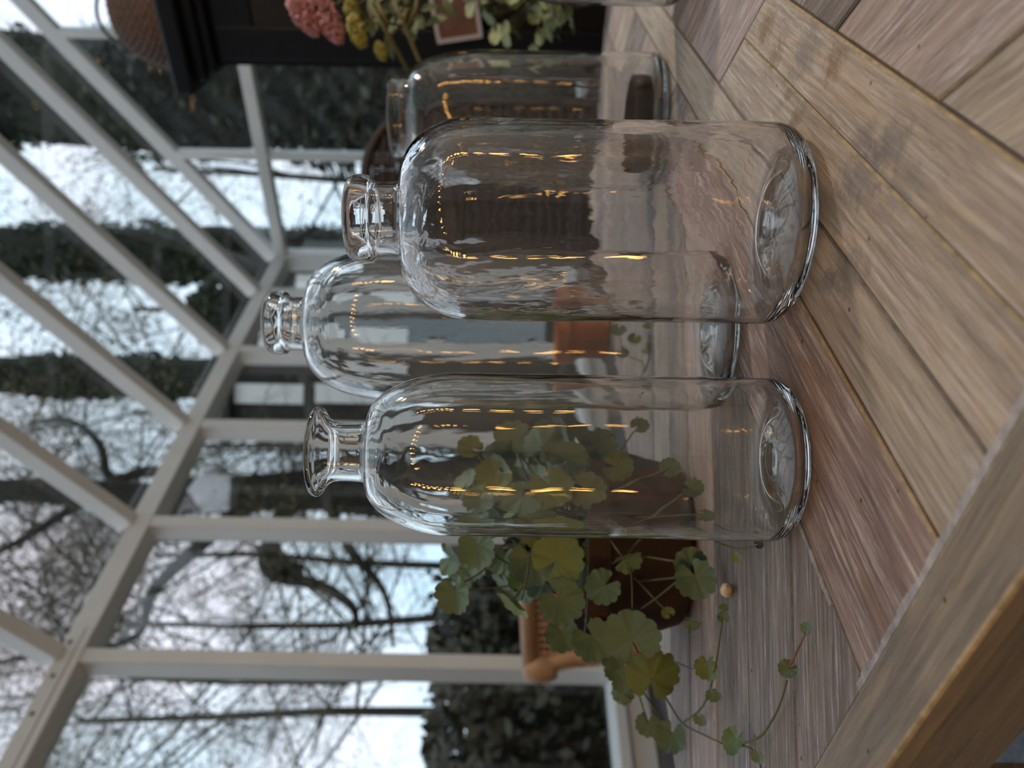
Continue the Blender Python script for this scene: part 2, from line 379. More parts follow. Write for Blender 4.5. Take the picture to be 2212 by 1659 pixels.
def plank(poly, grain, m, lift=0.0, wear=1, name='plank', gap=0.0004, thick=0.012):
    c = sum(poly, Vector()) / len(poly)
    g = grain.normalized(); s = Vector((-g.y, g.x, 0))
    mw = Matrix(((g.x, s.x, 0, c.x), (g.y, s.y, 0, c.y), (0, 0, 1, T0 + lift), (0, 0, 0, 1)))
    loc = [Vector(((p - c).dot(g), (p - c).dot(s), 0)) for p in poly]
    area = sum(loc[i].x * loc[(i + 1) % len(loc)].y - loc[(i + 1) % len(loc)].x * loc[i].y for i in range(len(loc)))
    if area < 0: loc.reverse()
    if abs(area) < 2e-5: return
    def inset(pl, d):
        out = []
        for i in range(len(pl)):
            a, b_, c_ = pl[i - 1], pl[i], pl[(i + 1) % len(pl)]
            u = (b_ - a).normalized(); v = (c_ - b_).normalized()
            nu, nv_ = Vector((-u.y, u.x, 0)), Vector((-v.y, v.x, 0))
            k = nu + nv_; kk = max(k.dot(nu), 0.25)
            out.append(b_ + k * (d / kk))
        return out
    o1 = inset(loc, gap); o2 = inset(loc, gap + 0.0011)
    n = len(loc); mb = MB()
    vs = [v + Vector((0, 0, -thick)) for v in o1] + [v + Vector((0, 0, -0.0009)) for v in o1] + o2
    fs = [tuple(range(n - 1, -1, -1))] + [(i, (i + 1) % n, n + (i + 1) % n, n + i) for i in range(n)]
    mb.add(vs, fs)
    mb.add(vs, [(n + i, n + (i + 1) % n, 2 * n + (i + 1) % n, 2 * n + i) for i in range(n)], 1)
    mb.add(vs, [tuple(range(2 * n, 3 * n))])
    me = D.meshes.new(name); me.from_pydata(mb.v, [], mb.f)
    bmx = bmesh.new(); bmx.from_mesh(me); bmesh.ops.remove_doubles(bmx, verts=bmx.verts, dist=1e-6); 
    bmx.to_mesh(me); bmx.free()
    me.materials.append(m); me.materials.append(W_WORN if wear else W_WORN_GREY)
    me.polygons.foreach_set('material_index', mb.m[:len(me.polygons)])
    return link(name, me, tabl, mw)
HP = math.radians(36.6)
dpl = V2(math.sin(HP), math.cos(HP)); npl = V2(math.cos(HP), -math.sin(HP))
def cval(px, py): return on_table(px, py).dot(npl)
c1, c2, c3, c4, c5 = cval(1880, 122), cval(1780, 258), cval(1902, 664), cval(1861, 876), cval(1793, 1282)
big = 3.0
table_poly = [av * A_L + nv * N_IN, av * A_L + nv * N_FAR, av * A_R + nv * N_FAR, av * A_R + nv * N_IN]
def region(*cuts):
    pl = [p.copy() for p in table_poly]
    for n, d in cuts: pl = clip(pl, n, d) if pl else pl
    return pl
def strip(ca, cb, *more): return region((-npl, -ca), (npl, cb), *more)
# right-hand planks at about 174 degrees
H3 = math.radians(174.2); d3 = V2(math.sin(H3), math.cos(H3)); n3 = V2(abs(math.cos(H3)), math.sin(H3))
n3 = V2(-d3.y, d3.x) if V2(-d3.y, d3.x).x > 0 else V2(d3.y, -d3.x)
k12, k11, k7, k10 = (on_table(*q).dot(n3) for q in ((2119, 139), (1828, 34), (1605, 86), (1514, 46)))
# long diagonal planks
far_cut = on_table(1370, 45)
lifts = [0.0004, 0.0, 0.0006, 0.0002, -0.0003, 0.0003]
plank(strip(c2, c1, (n3, k7)), dpl, W_BEIGE if 0 else W_TAN, 0.0006)
plank(strip(c3, c2, (n3, k7)), dpl, W_TAN, 0.0001)
plank(strip(c4, c3), dpl, W_BEIGE, -0.0002, 0)
H2 = math.radians(83.0); d2 = V2(math.sin(H2), math.cos(H2)); n2 = V2(-d2.y, d2.x)
far_c = (dpl * 0.95)
plank(strip(c5, c4, (dpl, 0.66)), dpl, W_RED, 0.0007, 1)
# right field
ks = [k12 - 0.0715 * j for j in (4, 3, 2, 1)] + [k12, k11, k7, k10] + [k10 + 0.068 * j for j in range(1, 12)]
mats_r = [W_GREY, W_BEIGE, W_GREY, W_BEIGE, W_PINK, W_GREY, W_PINK, W_RED, W_PINK, W_TAN, W_GREY, W_PINK, W_TAN]
for i in range(len(ks) - 1):
    edge = c1 if ks[i + 1] <= k7 + 1e-6 else c3
    pl = region((-npl, -edge), (-n3, -ks[i]), (n3, ks[i + 1]))
    if len(pl) > 2: plank(pl, d3, mats_r[i % len(mats_r)], random.uniform(-0.0004, 0.0004), i % 3 == 1)
# left field, planks at about 83 degrees
r0 = on_table(1618, 1500).dot(n2)
mats_l = [W_GREY, W_GREY, W_GREY, W_GREY, W_GREY, W_PINK, W_GREY, W_TAN]
for j in range(-4, 14):
    pl = region((npl, c5), (-n2, -(r0 + 0.075 * j)), (n2, r0 + 0.075 * (j + 1)))
    if len(pl) > 2: plank(pl, d2, mats_l[(j + 4) % len(mats_l)], random.uniform(-0.0005, 0.0003), j % 4 == 1)
# beyond the short reddish plank
for j in range(0, 9):
    k0 = on_table(1413, 111).dot(n3) - 0.30 + 0.07 * j
    pl = region((-npl, -c5), (npl, c4), (-dpl, -0.66), (-n3, -k0), (n3, k0 + 0.07))
    if len(pl) > 2: plank(pl, d3, [W_TAN, W_PINK, W_GREY][j % 3], random.uniform(-0.0004, 0.0003), 0)
# frame boards, filler, sub-board, legs
def rect(a0, a1, n0, n1): return [av * a0 + nv * n0, av * a1 + nv * n0, av * a1 + nv * n1, av * a0 + nv * n1]
fb = MB(); fb.box(TB((A_L + A_R) / 2, (N_IN + N_OUT) / 2, -0.0025), av * (A_L - A_R) / 2, nv * (N_IN - N_OUT) / 2, ez * 0.004)
def framed(mb, g, name):
    c = sum((Vector(v) for v in mb.v), Vector()) / len(mb.v); s = Vector((-g.y, g.x, 0))
    mw = Matrix(((g.x, s.x, 0, c.x), (g.y, s.y, 0, c.y), (0, 0, 1, c.z), (0, 0, 0, 1))); inv = mw.inverted()
    mb.v = [tuple(inv @ Vector(v)) for v in mb.v]
    me = D.meshes.new(name); me.from_pydata(mb.v, [], mb.f); me.materials.append(W_FRAME); me.materials.append(W_WORN)
    bb = bmesh.new(); bb.from_mesh(me); before = set(bb.faces)
    r = bmesh.ops.bevel(bb, geom=[e for e in bb.edges if all(v.co.z > 0 for v in e.verts)], offset=0.0016, segments=2, affect='EDGES', profile=0.5, material=1)
    bb.to_mesh(me); bb.free()
    return link(name, me, tabl, mw)
framed(fb, av, 'frame_board')
W_APRON_SHADE = wood('apron_board', srgb(104, 102, 98), srgb(122, 120, 114), srgb(120, 116, 110), 0.25, srgb(60, 58, 56), grey_amt=0.3, yellow=0.0)  # the frame's front face, its shade put into a darker grey wood
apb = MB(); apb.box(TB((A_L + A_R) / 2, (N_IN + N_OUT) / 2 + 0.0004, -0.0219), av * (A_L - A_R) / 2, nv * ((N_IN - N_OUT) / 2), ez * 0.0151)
ap = framed(apb, av, 'apron_board'); ap.data.materials[0] = W_APRON_SHADE; ap.data.materials[1] = W_APRON_SHADE
ub = MB(); ub.box(TB((A_L + A_R) / 2, (N_FAR + N_IN) / 2, -0.0248), av * (A_L - A_R) / 2, nv * (N_FAR - N_IN) / 2, ez * 0.0122); ub.build('underboard', W_UNDER, tabl)
x0 = on_table(1868, 1483).dot(av); x1 = on_table(2145, 1007).dot(av)
fs_ = MB()
k = 40
for i in range(k):
    a0 = x0 + 0.004 + (x1 - 0.12 - x0) * i / k; a1 = x0 + 0.004 + (x1 - 0.12 - x0) * (i + 1) / k
    wdt = 0.0035 + 0.0018 * mnoise.noise(Vector((i * 0.4, 0, 0)))
    fs_.box(TB((a0 + a1) / 2, N_IN + wdt / 2, 0.0002), av * (a1 - a0) / 2, nv * wdt / 2, ez * 0.0008)
fs_.build('filler_strip', FILLER, tabl)
pb = MB(); 
for i in range(30):
    s0 = 0.215 + i * 0.003; q = npl * (c5 - 0.0012 + 0.0008 * mnoise.noise(Vector((i * 0.5, 3, 0)))) + dpl * (s0 + 0.0015)
    if q.dot(nv) > N_IN + 0.001: pb.box(q + ez * (T0 + 0.0006), dpl * 0.0016, npl * (0.0012 + 0.0006 * random.random()), ez * 0.0007)
if pb.v: pb.build('putty_line', FILLER, tabl)
for a in (A_L - 0.07, A_R + 0.07):
    for n in (N_OUT + 0.09, N_FAR - 0.07):
        b = MB(); b.box(TB(a, n, -0.037 - (T0 - 0.037) / 2), av * 0.035, nv * 0.035, ez * (T0 - 0.037) / 2); b.build('leg', W_FRAME, tabl)

# ------------------------------------------------------------------ the bottles
def spl(pts, n=8):           # Catmull-Rom through profile points
    out = []
    P = [pts[0]] + list(pts) + [pts[-1]]
    for i in range(1, len(P) - 2):
        for k in range(n):
            t = k / n; a, b_, c, d = P[i - 1], P[i], P[i + 1], P[i + 2]
            f = lambda j: 0.5 * (2 * b_[j] + (c[j] - a[j]) * t + (2 * a[j] - 5 * b_[j] + 4 * c[j] - d[j]) * t * t + (3 * b_[j] - a[j] - 3 * c[j] + d[j]) * t ** 3)
            out.append((max(f(0), 0), f(1)))
    out.append(pts[-1]); return out
def dome(R, r, z0, z1, n=10, pw=2.0):       # shoulder from (R,z0) up to (r,z1)
    return [(r + (R - r) * max(0, 1 - (i / n) ** pw) ** (1 / pw), z0 + (z1 - z0) * i / n) for i in range(n + 1)]
def bottle(name, px, py_dist, R, shoulder, neck_prof_out, neck_prof_in, wall, punt, cornr, label, m, wob_amt, group=None, seed=0.0, pw=2.0):
    (x, y) = px
    zs0, zs1, rn = shoulder
    ang = [i / 8 * PI / 2 for i in range(9)]
    Rb = R - cornr
    out = [(0.0, punt), (Rb * 0.3, punt * 0.95), (Rb * 0.6, punt * 0.6), (Rb * 0.82, punt * 0.12), (Rb * 0.9, 0.0002), (Rb, 0.0)]
    out = spl(out, 4)[:-1] + [(Rb + cornr * math.sin(a), cornr * (1 - math.cos(a))) for a in ang]
    for i in range(1, 14): out.append((R, cornr + (zs0 - cornr) * i / 14))
    out += dome(R, rn, zs0, zs1, 16, pw) + neck_prof_out
    ci = cornr * 0.8; Ri = R - wall; fl = wall * 2.2
    inn = [(0.0, punt + fl)] + spl([(0.0, punt + fl), ((Ri - ci) * 0.4, punt * 0.9 + fl), ((Ri - ci) * 0.75, punt * 0.35 + fl), (Ri - ci, fl)], 4)[1:-1]
    inn += [(Ri - ci + ci * math.sin(a), fl + ci * (1 - math.cos(a))) for a in ang]
    for i in range(1, 14): inn.append((Ri, fl + ci + (zs0 - fl - ci) * i / 14))
    inn += dome(Ri, rn - wall, zs0, zs1 - wall * 0.8, 16, pw) + neck_prof_in
    prof = out + inn[::-1]
    def wob(a, z):
        v = Vector((math.cos(a) * 1.3, math.sin(a) * 1.3, z * 9 + seed))
        v2 = Vector((math.cos(a) * 3, math.sin(a) * 3, z * 22 + seed + 5))
        fz = min(1, max(0, z / 0.03)) * min(1, max(0, (zs1 - z) / 0.03))
        return (mnoise.noise(v) * wob_amt + mnoise.noise(v2) * wob_amt * 0.5) * fz
    mb = MB(); mb.lathe(prof, (0, 0, 0), 96, wob=wob)
    mb.f = [tuple(reversed(f)) for f in mb.f] if False else mb.f
    me = D.meshes.new(name); me.from_pydata(mb.v, [], mb.f); me.materials.append(m)
    bb = bmesh.new(); bb.from_mesh(me); bmesh.ops.remove_doubles(bb, verts=bb.verts, dist=2e-5)
    bmesh.ops.recalc_face_normals(bb, faces=bb.faces); bb.to_mesh(me); bb.free()
    me.polygons.foreach_set('use_smooth', [True] * len(me.polygons))
    o = link(name, me, None, Matrix.Translation((x, y, T0 + 0.0012)))
    return tag(o, label, 'bottle', group)
def polar(bear, dist): b_ = math.radians(bear); return (dist * math.sin(b_), dist * math.cos(b_))
def rim(pts, n=6): return spl(pts, n)
# large bottle in front, thick round lip
bottle('glass_bottle', polar(11.95, 0.408), 0, 0.0512, (0.1635, 0.2005, 0.0198),
       rim([(0.0192, 0.2035), (0.0188, 0.2080), (0.0190, 0.2145), (0.0212, 0.2155), (0.0224, 0.2195), (0.0220, 0.2245), (0.0198, 0.2275), (0.0172, 0.2275)]),
       rim([(0.0166, 0.2035), (0.0161, 0.2080), (0.0160, 0.2170), (0.0162, 0.2250), (0.0172, 0.2275)])[:-1],
       0.0026, 0.007, 0.013, 'large clear glass bottle with thick rounded lip, standing nearest on the right', GLASS2, 0.014, 'clear glass bottles on the table', 1.0, 2.1)
# slim bottle on the left with flared lip
bottle('glass_bottle', polar(-5.25, 0.397), 0, 0.0417, (0.1688, 0.2160, 0.0160),
       rim([(0.0154, 0.2180), (0.0150, 0.2235), (0.0151, 0.2305), (0.0164, 0.2345), (0.0195, 0.2375), (0.0227, 0.2395), (0.0231, 0.2412), (0.0223, 0.2427), (0.0212, 0.2428)]),
       rim([(0.0130, 0.2180), (0.0126, 0.2235), (0.0126, 0.2315), (0.0138, 0.2362), (0.0175, 0.2400), (0.0203, 0.2422), (0.0212, 0.2428)])[:-1],
       0.0022, 0.006, 0.011, 'slim clear glass bottle with wide flared lip in front of the potted ivy', GLASS, 0.006, 'clear glass bottles on the table', 4.0, 2.0)
# tall bottle behind, between the two
bottle('glass_bottle', polar(4.25, 0.521), 0, 0.0508, (0.2225, 0.2800, 0.0190),
       rim([(0.0184, 0.2825), (0.0181, 0.2875), (0.0183, 0.2935), (0.0207, 0.2950), (0.0214, 0.2995), (0.0207, 0.3040), (0.0185, 0.3065), (0.0160, 0.3065)]),
       rim([(0.0158, 0.2825), (0.0155, 0.2875), (0.0152, 0.2960), (0.0153, 0.3035), (0.0160, 0.3065)])[:-1],
       0.0025, 0.008, 0.013, 'tallest clear glass bottle, standing behind and between the two front bottles', GLASS, 0.006, 'clear glass bottles on the table', 9.0, 2.2)
# wide-mouthed jar further back on the right
JX, JY = polar(19.0, 0.82)
bottle('glass_jar', (JX, JY), 0, 0.0645, (0.165, 0.248, 0.0400),
       rim([(0.0392, 0.2515), (0.0390, 0.256), (0.0394, 0.2615), (0.0396, 0.2655), (0.0382, 0.2668)]),
       rim([(0.0366, 0.2515), (0.0363, 0.257), (0.0365, 0.264), (0.0382, 0.2668)])[:-1],
       0.0028, 0.004, 0.010, 'wide-mouthed clear glass jar with a dark ring inside, right of the large bottle', GLASS, 0.004, None, 14.0, 2.0)
D.objects['glass_jar']['category'] = 'jar'
IRON = mat('dark_iron', srgb(44, 38, 34), 0.55, 0.3, var=0.3, scale=60)
b = MB(); b.lathe([(0.0405, 0), (0.0440, 0), (0.0445, 0.008), (0.0440, 0.0165), (0.0405, 0.0165), (0.0400, 0.008)], (JX, JY, T0 + 0.0125), 48, closed=True)
tag(b.build('iron_ring', IRON, smooth=False), 'dark iron candle ring lying inside the glass jar', 'ring')
# part of one more bottle at the right edge of the table
bottle('glass_bottle', polar(31.25, 0.762), 0, 0.066, (0.10, 0.165, 0.022),
       rim([(0.0215, 0.168), (0.021, 0.175), (0.0225, 0.184), (0.0245, 0.187), (0.023, 0.190), (0.0205, 0.190)]),
       rim([(0.019, 0.168), (0.0185, 0.176), (0.0188, 0.187), (0.0205, 0.190)])[:-1],
       0.0026, 0.006, 0.012, 'squat clear glass bottle at the right edge of the table', GLASS, 0.006, 'clear glass bottles on the table', 21.0)

# ------------------------------------------------------------------ potted ground ivy
def leaf_variant(seed, fold, cup, nl=11):
    rnd = random.Random(seed); mb_v = []; mb_f = []; rimv = []
    K = 66; rings = (0.0, 0.3, 0.6, 0.84, 0.95, 1.0); lim = math.radians(163)
    for ri, rr in enumerate(rings):
        for k in range(K + 1):
            th = -lim + 2 * lim * k / K
            base = 0.60 + 0.06 * math.cos(th) - 0.06 * (abs(th) / lim) ** 4
            ph = (k / K * nl) % 1.0
            scal = 1 - 0.11 * (abs(ph - 0.5) * 2) ** 3
            r = rr * base * (1 - (1 - scal) * max(0, rr - 0.6) / 0.4)
            x, y = r * math.sin(th), r * math.cos(th)
            z = cup * r * r + fold * math.sqrt(x * x + 0.006) + 0.003 * math.sin(ph * 2 * PI) * rr ** 4 + 0.11 * mnoise.noise(Vector((math.sin(th) * 2 + seed, math.cos(th) * 2, 7))) * rr * rr + 0.03 * mnoise.noise(Vector((x * 3 + seed, y * 3, 0)))
            mb_v.append((x, y, z)); rimv.append(rr)
    W_ = K + 1
    for ri in range(len(rings) - 1):
        for k in range(K):
            a = ri * W_ + k
            mb_f.append((a, a + W_, a + W_ + 1, a + 1))
    me = D.meshes.new('leaf'); me.from_pydata(mb_v, [], mb_f)
    at_ = me.attributes.new('rim', 'FLOAT', 'POINT'); at_.data.foreach_set('value', rimv)
    me.polygons.foreach_set('use_smooth', [True] * len(mb_f))
    return me
def ivy_mat(name, c_lo, c_hi, edge, edge_at, back):
    m = D.materials.new(name); m.use_nodes = True; t = m.node_tree; p = t.nodes['Principled BSDF']
    tx = N(t, 'ShaderNodeTexCoord'); oi = N(t, 'ShaderNodeObjectInfo')
    n = N(t, 'ShaderNodeTexNoise', i_Scale=3.5, i_Detail=4.0); ad = N(t, 'ShaderNodeVectorMath', operation='ADD')
    L(t, tx.outputs['Object'], ad.inputs[0]); L(t, oi.outputs['Location'], ad.inputs[1]); L(t, ad.outputs[0], n.inputs['Vector'])
    col = ramp(t, n.outputs[0], (0.35, c_lo), (0.65, c_hi))
    col = mix(t, 1.0, col, ramp(t, oi.outputs['Random'], (0, (0.75, 0.8, 0.8)), (1, (1.15, 1.1, 0.9))), 'MULTIPLY')
    # veins radiating from the stalk
    sp = N(t, 'ShaderNodeSeparateXYZ'); L(t, tx.outputs['Object'], sp.inputs[0])
    an = N(t, 'ShaderNodeMath', operation='ARCTAN2'); L(t, sp.outputs['X'], an.inputs[0]); L(t, sp.outputs['Y'], an.inputs[1])
    mu = N(t, 'ShaderNodeMath', operation='MULTIPLY', x1=3.3); L(t, an.outputs[0], mu.inputs[0])
    co = N(t, 'ShaderNodeMath', operation='COSINE'); L(t, mu.outputs[0], co.inputs[0]); ab = N(t, 'ShaderNodeMath', operation='ABSOLUTE'); L(t, co.outputs[0], ab.inputs[0])
    col = mix(t, ramp(t, ab.outputs[0], (0.975, (0, 0, 0)), (1.0, (0.35,) * 3)), col, tuple(min(1, c * 2.2 + 0.03) for c in c_hi))
    at_ = N(t, 'ShaderNodeAttribute', attribute_name='rim')
    s2 = N(t, 'ShaderNodeMath', operation='MULTIPLY_ADD', x1=0.10, x2=-0.05); L(t, n.outputs[0], s2.inputs[0])
    s3 = N(t, 'ShaderNodeMath', operation='ADD'); L(t, at_.outputs['Fac'], s3.inputs[0]); L(t, s2.outputs[0], s3.inputs[1])
    col = mix(t, ramp(t, s3.outputs[0], (edge_at, (0, 0, 0)), (min(edge_at + 0.03, 1.0), (0.85,) * 3)), col, edge)
    gm = N(t, 'ShaderNodeNewGeometry'); col = mix(t, gm.outputs['Backfacing'], col, back)
    L(t, col, p.inputs['Base Color']); p.inputs['Roughness'].default_value = 0.55
    pw = N(t, 'ShaderNodeMath', operation='POWER', x1=14.0); L(t, ab.outputs[0], pw.inputs[0])
    bm = N(t, 'ShaderNodeBump', i_Strength=0.12, i_Distance=-0.02); L(t, pw.outputs[0], bm.inputs['Height']); L(t, bm.outputs[0], p.inputs['Normal'])
    return m
IVY_G = ivy_mat('grey_green_leaf', srgb(34, 66, 44), srgb(58, 98, 66), srgb(206, 214, 200), 0.95, srgb(84, 110, 88))
IVY_B = ivy_mat('bright_leaf', srgb(60, 94, 36), srgb(86, 118, 52), srgb(190, 200, 150), 0.985, srgb(100, 120, 70))
IVY_O = ivy_mat('olive_leaf', srgb(40, 72, 18), srgb(60, 94, 30), srgb(200, 206, 180), 0.975, srgb(88, 106, 58))
STEM = mat('plant_stem', srgb(84, 86, 58), 0.7, var=0.25, scale=60)
STEM_R = mat('reddish_stem', srgb(118, 88, 74), 0.7, var=0.25, scale=60)
LV = {}
def leaf_mesh(v, m):
    key = (v, m.name)
    if key not in LV:
        me = leaf_variant(3 + v * 7, (0.05, 0.22, 0.45, -0.12)[v], (0.10, 0.25, 0.1, -0.22)[v]); me.materials.append(m); LV[key] = me
    return LV[key]
pot_c = Vector((-0.133, 0.645, T0))
ivy = empty('potted_ground_ivy', pot_c, 'trailing ground ivy with scalloped variegated leaves in a dark clay pot beside the slim bottle', 'plant')
POT = mat('dark_clay', srgb(56, 38, 30), 0.85, var=0.35, scale=30, bump=0.4)
b = MB(); b.lathe([(0.0, 0.0), (0.058, 0.0), (0.064, 0.004), (0.077, 0.045), (0.083, 0.066), (0.087, 0.068), (0.087, 0.084), (0.080, 0.084), (0.077, 0.07), (0.0, 0.066)], (pot_c.x, pot_c.y, T0 + 0.001), 48)
b.build('pot', POT, ivy, smooth=False)
b = MB(); b.lathe([(0.0, 0.075), (0.04, 0.077), (0.0785, 0.072), (0.0775, 0.069), (0.0, 0.066)], (pot_c.x, pot_c.y, T0 + 0.001), 24); b.build('soil', mat('soil', srgb(38, 28, 22), 0.95, var=0.5, scale=90, bump=1.0), ivy)
def leaf_at(c, size, tip, facing, mtl, var, roll=0.0, parent=ivy, stem_to=None, stem_mat=None):
    """size: leaf breadth in metres; tip: direction in the world; facing: leaf normal"""
    y = tip.normalized(); z = (facing - y * facing.dot(y)).normalized(); x = y.cross(z)
    M_ = Matrix((x, y, z)).transposed().to_4x4()
    s = size / 1.24
    base = Vector(c) - y * 0.18 * s
    o = link('leaf', leaf_mesh(var, mtl), parent, Matrix.Translation(base) @ M_ @ Matrix.Rotation(roll, 4, 'Z') @ Matrix.Diagonal((s, s, s, 1)))
    if stem_to is not None:
        st = Vector(stem_to); mid = (base + st) / 2 + Vector((random.uniform(-.004, .004), random.uniform(-.004, .004), 0.010 + random.uniform(-.004, .008)))
        pts = [(1 - t) ** 2 * base + 2 * t * (1 - t) * mid + t * t * st for t in [i / 8 for i in range(9)]]
        mb = MB(); mb.tube(pts, [0.0007 + 0.0003 * i / 8 for i in range(9)], 6); mb.build('stem', stem_mat or STEM, parent, smooth=True)
    return o
def pdir(dx, dy): return Vector((-dy, 0, -dx))          # a direction seen in the photograph
def soilpt(): a = random.uniform(0, 2 * PI); r = 0.05 * random.random() ** .5; return pot_c + Vector((r * math.cos(a), r * math.sin(a), 0.076))
CAMV = Vector((0, -1, 0.12))
# px, py, breadth px, depth, tip direction in the photo, facing tweak (x, y, z), material, variant
EX = [
 (1362, 1362, 136, 0.540, (-0.35, -1), (0.25, -1, 0.45), IVY_G, 0), (1412, 1452, 128, 0.545, (0.15, -1), (-0.3, -1, 0.1), IVY_O, 3),
 (1212, 1198, 125, 0.560, (0.6, -0.8), (0.1, -1, 0.2), IVY_B, 0), (1296, 1272, 84, 0.545, (-0.7, 0.5), (0.2, -1, 0.3), IVY_G, 0),
 (1222, 1302, 108, 0.560, (0.8, 0.6), (0.3, -1, 0.5), IVY_G, 1), (1156, 1222, 112, 0.575, (0.4, 1), (0.5, -1, 0.5), IVY_G, 1),
 (1122, 1303, 100, 0.560, (0.75, 0.6), (-0.9, -0.5, 0.9), IVY_B, 1), (988, 1291, 92, 0.580, (0.2, 1), (-0.9, -0.9, 0.2), IVY_G, 2),
 (1036, 1192, 98, 0.580, (0.2, 1), (0.2, -1, 0.5), IVY_G, 1), (1221, 1375, 82, 0.580, (0.5, 0.8), (0.6, -1, 0.6), IVY_G, 2),
 (1290, 1385, 104, 0.570, (0.8, 0.8), (0.8, -0.6, 0.9), IVY_G, 1), (1332, 1450, 52, 0.590, (0.6, 0.8), (0.2, -1, 0.3), IVY_G, 1),
 (1345, 1504, 54, 0.640, (0.2, 1), (0.3, -1, 0.4), IVY_G, 3), (1399, 1570, 58, 0.640, (-0.1, 1), (0.1, -1, 0.3), IVY_G, 0),
 (1448, 1596, 76, 0.620, (-0.3, 1), (0.4, -1, 0.4), IVY_G, 1), (1508, 1256, 96, 0.515, (0.5, 1), (0.5, -1, 0.6), IVY_G, 1),
 (1488, 1208, 76, 0.520, (-0.5, -1), (0.1, -1, 0.2), IVY_G, 0), (1305, 1200, 96, 0.575, (0.3, 1), (0.1, -1, 0.1), IVY_O, 3),
 (1357, 1202, 74, 0.540, (0.9, -0.5), (-1, -0.6, 0.5), IVY_G, 2), (1441, 1321, 32, 0.520, (-0.6, -0.6), (0, -1, 0.3), IVY_O, 0),
 (1345, 1478, 46, 0.60, (0.3, 1), (0.7, -1, 0.6), IVY_G, 1), (1245, 1252, 80, 0.60, (0.5, 0.7), (0.1, -1, 0.4), IVY_O, 3), (1330, 1420, 60, 0.575, (0.7, 0.7), (0.5, -0.8, 0.8), IVY_G, 2),
 (1085, 1215, 70, 0.60, (-0.3, 0.9), (0.3, -1, 0.5), IVY_G, 1), (1255, 1235, 88, 0.590, (-0.2, 0.8), (0.3, -1, 0.3), IVY_G, 0),
 # seen through the slim bottle
 (1010, 960, 62, 0.60, (-0.8, -0.4), (0.1, -1, 0.3), IVY_B, 0), (1060, 1040, 88, 0.58, (-0.6, 0.5), (0, -1, 0.4), IVY_B, 1),
 (1110, 930, 92, 0.60, (0.2, -0.9), (-0.3, -1, 0.3), IVY_G, 0), (1175, 950, 98, 0.58, (0.4, -0.9), (0.2, -1, 0.3), IVY_G, 3),
 (1235, 985, 92, 0.56, (0.6, -0.6), (-0.2, -1, 0.4), IVY_G, 0), (1120, 1100, 100, 0.56, (-0.4, 0.8), (0.3, -1, 0.3), IVY_G, 0),
 (1195, 1070, 108, 0.55, (0.3, 0.6), (0, -1, 0.3), IVY_O, 0), (1275, 1070, 96, 0.55, (0.8, 0.3), (0.2, -1, 0.5), IVY_G, 1),
 (1300, 950, 84, 0.58, (0.8, -0.5), (-0.4, -1, 0.4), IVY_G, 1), (1340, 1010, 76, 0.54, (0.9, 0.1), (0.1, -1, 0.6), IVY_O, 1),
 (1160, 1150, 86, 0.575, (0.3, 0.8), (0.2, -1, 0.2), IVY_B, 0), (1385, 905, 46, 0.60, (0.7, -0.6), (-0.2, -1, 0.4), IVY_G, 0),
 (1030, 1110, 76, 0.60, (-0.5, 0.7), (0.2, -1, 0.3), IVY_G, 1), (1075, 985, 84, 0.62, (-0.9, 0), (0, -1, 0.5), IVY_G, 3),
 (1500, 1060, 52, 0.50, (0.8, 0.2), (0.2, -0.8, 0.8), IVY_G, 1), (1530, 1130, 50, 0.485, (0.8, 0.4), (0, -0.7, 1), IVY_G, 2), (1450, 1010, 50, 0.51, (0.7, -0.5), (0, -1, 0.5), IVY_G, 0),
]
for (px, py, sz, dp, td, fc, mt, vr) in EX:
    c = at(px, py, dp)
    leaf_at(c, sz * dp / F_PX, pdir(*td) + Vector((0, -0.15, 0)), Vector(fc), mt, vr, 0, ivy, soilpt())
# filling leaves behind the front ones
for i in range(84):
    a = random.uniform(0, 2 * PI); el = random.uniform(0.15, 1.3); r = random.uniform(0.05, 0.105)
    dv = Vector((math.cos(a) * math.cos(el) * 1.15, math.sin(a) * math.cos(el), math.sin(el) * 1.25))
    c = pot_c + Vector((0, 0.015, 0.07)) + dv * r
    if c.y < 0.57: c.y = 0.57 + random.random() * 0.03
    pu = 829.5 + F_PX * c.x / c.y; pvx = 1106 - F_PX * (c.z - CAM_Z) / c.y
    if pu < 375 and pvx < 1345: continue          # the chair shows through here
    if pu < 300: continue
    leaf_at(c, random.uniform(0.022, 0.036), Vector((dv.x, dv.y, -0.5 + random.random())), Vector((dv.x * .6, dv.y * .4 - 0.7, 0.6)), random.choice((IVY_G, IVY_G, IVY_O)), random.randrange(4), 0, ivy, soilpt())
# runners trailing over the table
def runner(pts, r0=0.0009, m=STEM):
    P = [Vector(p) for p in pts]; out = []
    Q = [P[0]] + P + [P[-1]]
    for i in range(1, len(Q) - 2):
        for k in range(5):
            t = k / 5; a, b_, c, d = Q[i - 1], Q[i], Q[i + 1], Q[i + 2]
            out.append(0.5 * (2 * b_ + (c - a) * t + (2 * a - 5 * b_ + 4 * c - d) * t * t + (3 * b_ - a - 3 * c + d) * t ** 3))
    out.append(P[-1])
    mb = MB(); mb.tube(out, [r0 * (1 - 0.4 * i / len(out)) for i in range(len(out))], 6); mb.build('runner', m, ivy, smooth=True)
ot = on_table
runner([at(1412, 1465, 0.55), at(1440, 1510, 0.575), ot(1474, 1562, 0.010), ot(1520, 1587, 0.006), ot(1560, 1606, 0.008)])
runner([ot(1600, 1607, 0.008), ot(1640, 1592, 0.006), ot(1665, 1560, 0.004), ot(1685, 1520, 0.004), ot(1700, 1470, 0.006)], 0.0008)
runner([ot(1704, 1442, 0.007), ot(1722, 1405, 0.006), ot(1740, 1368, 0.006)], 0.0007, STEM_R)
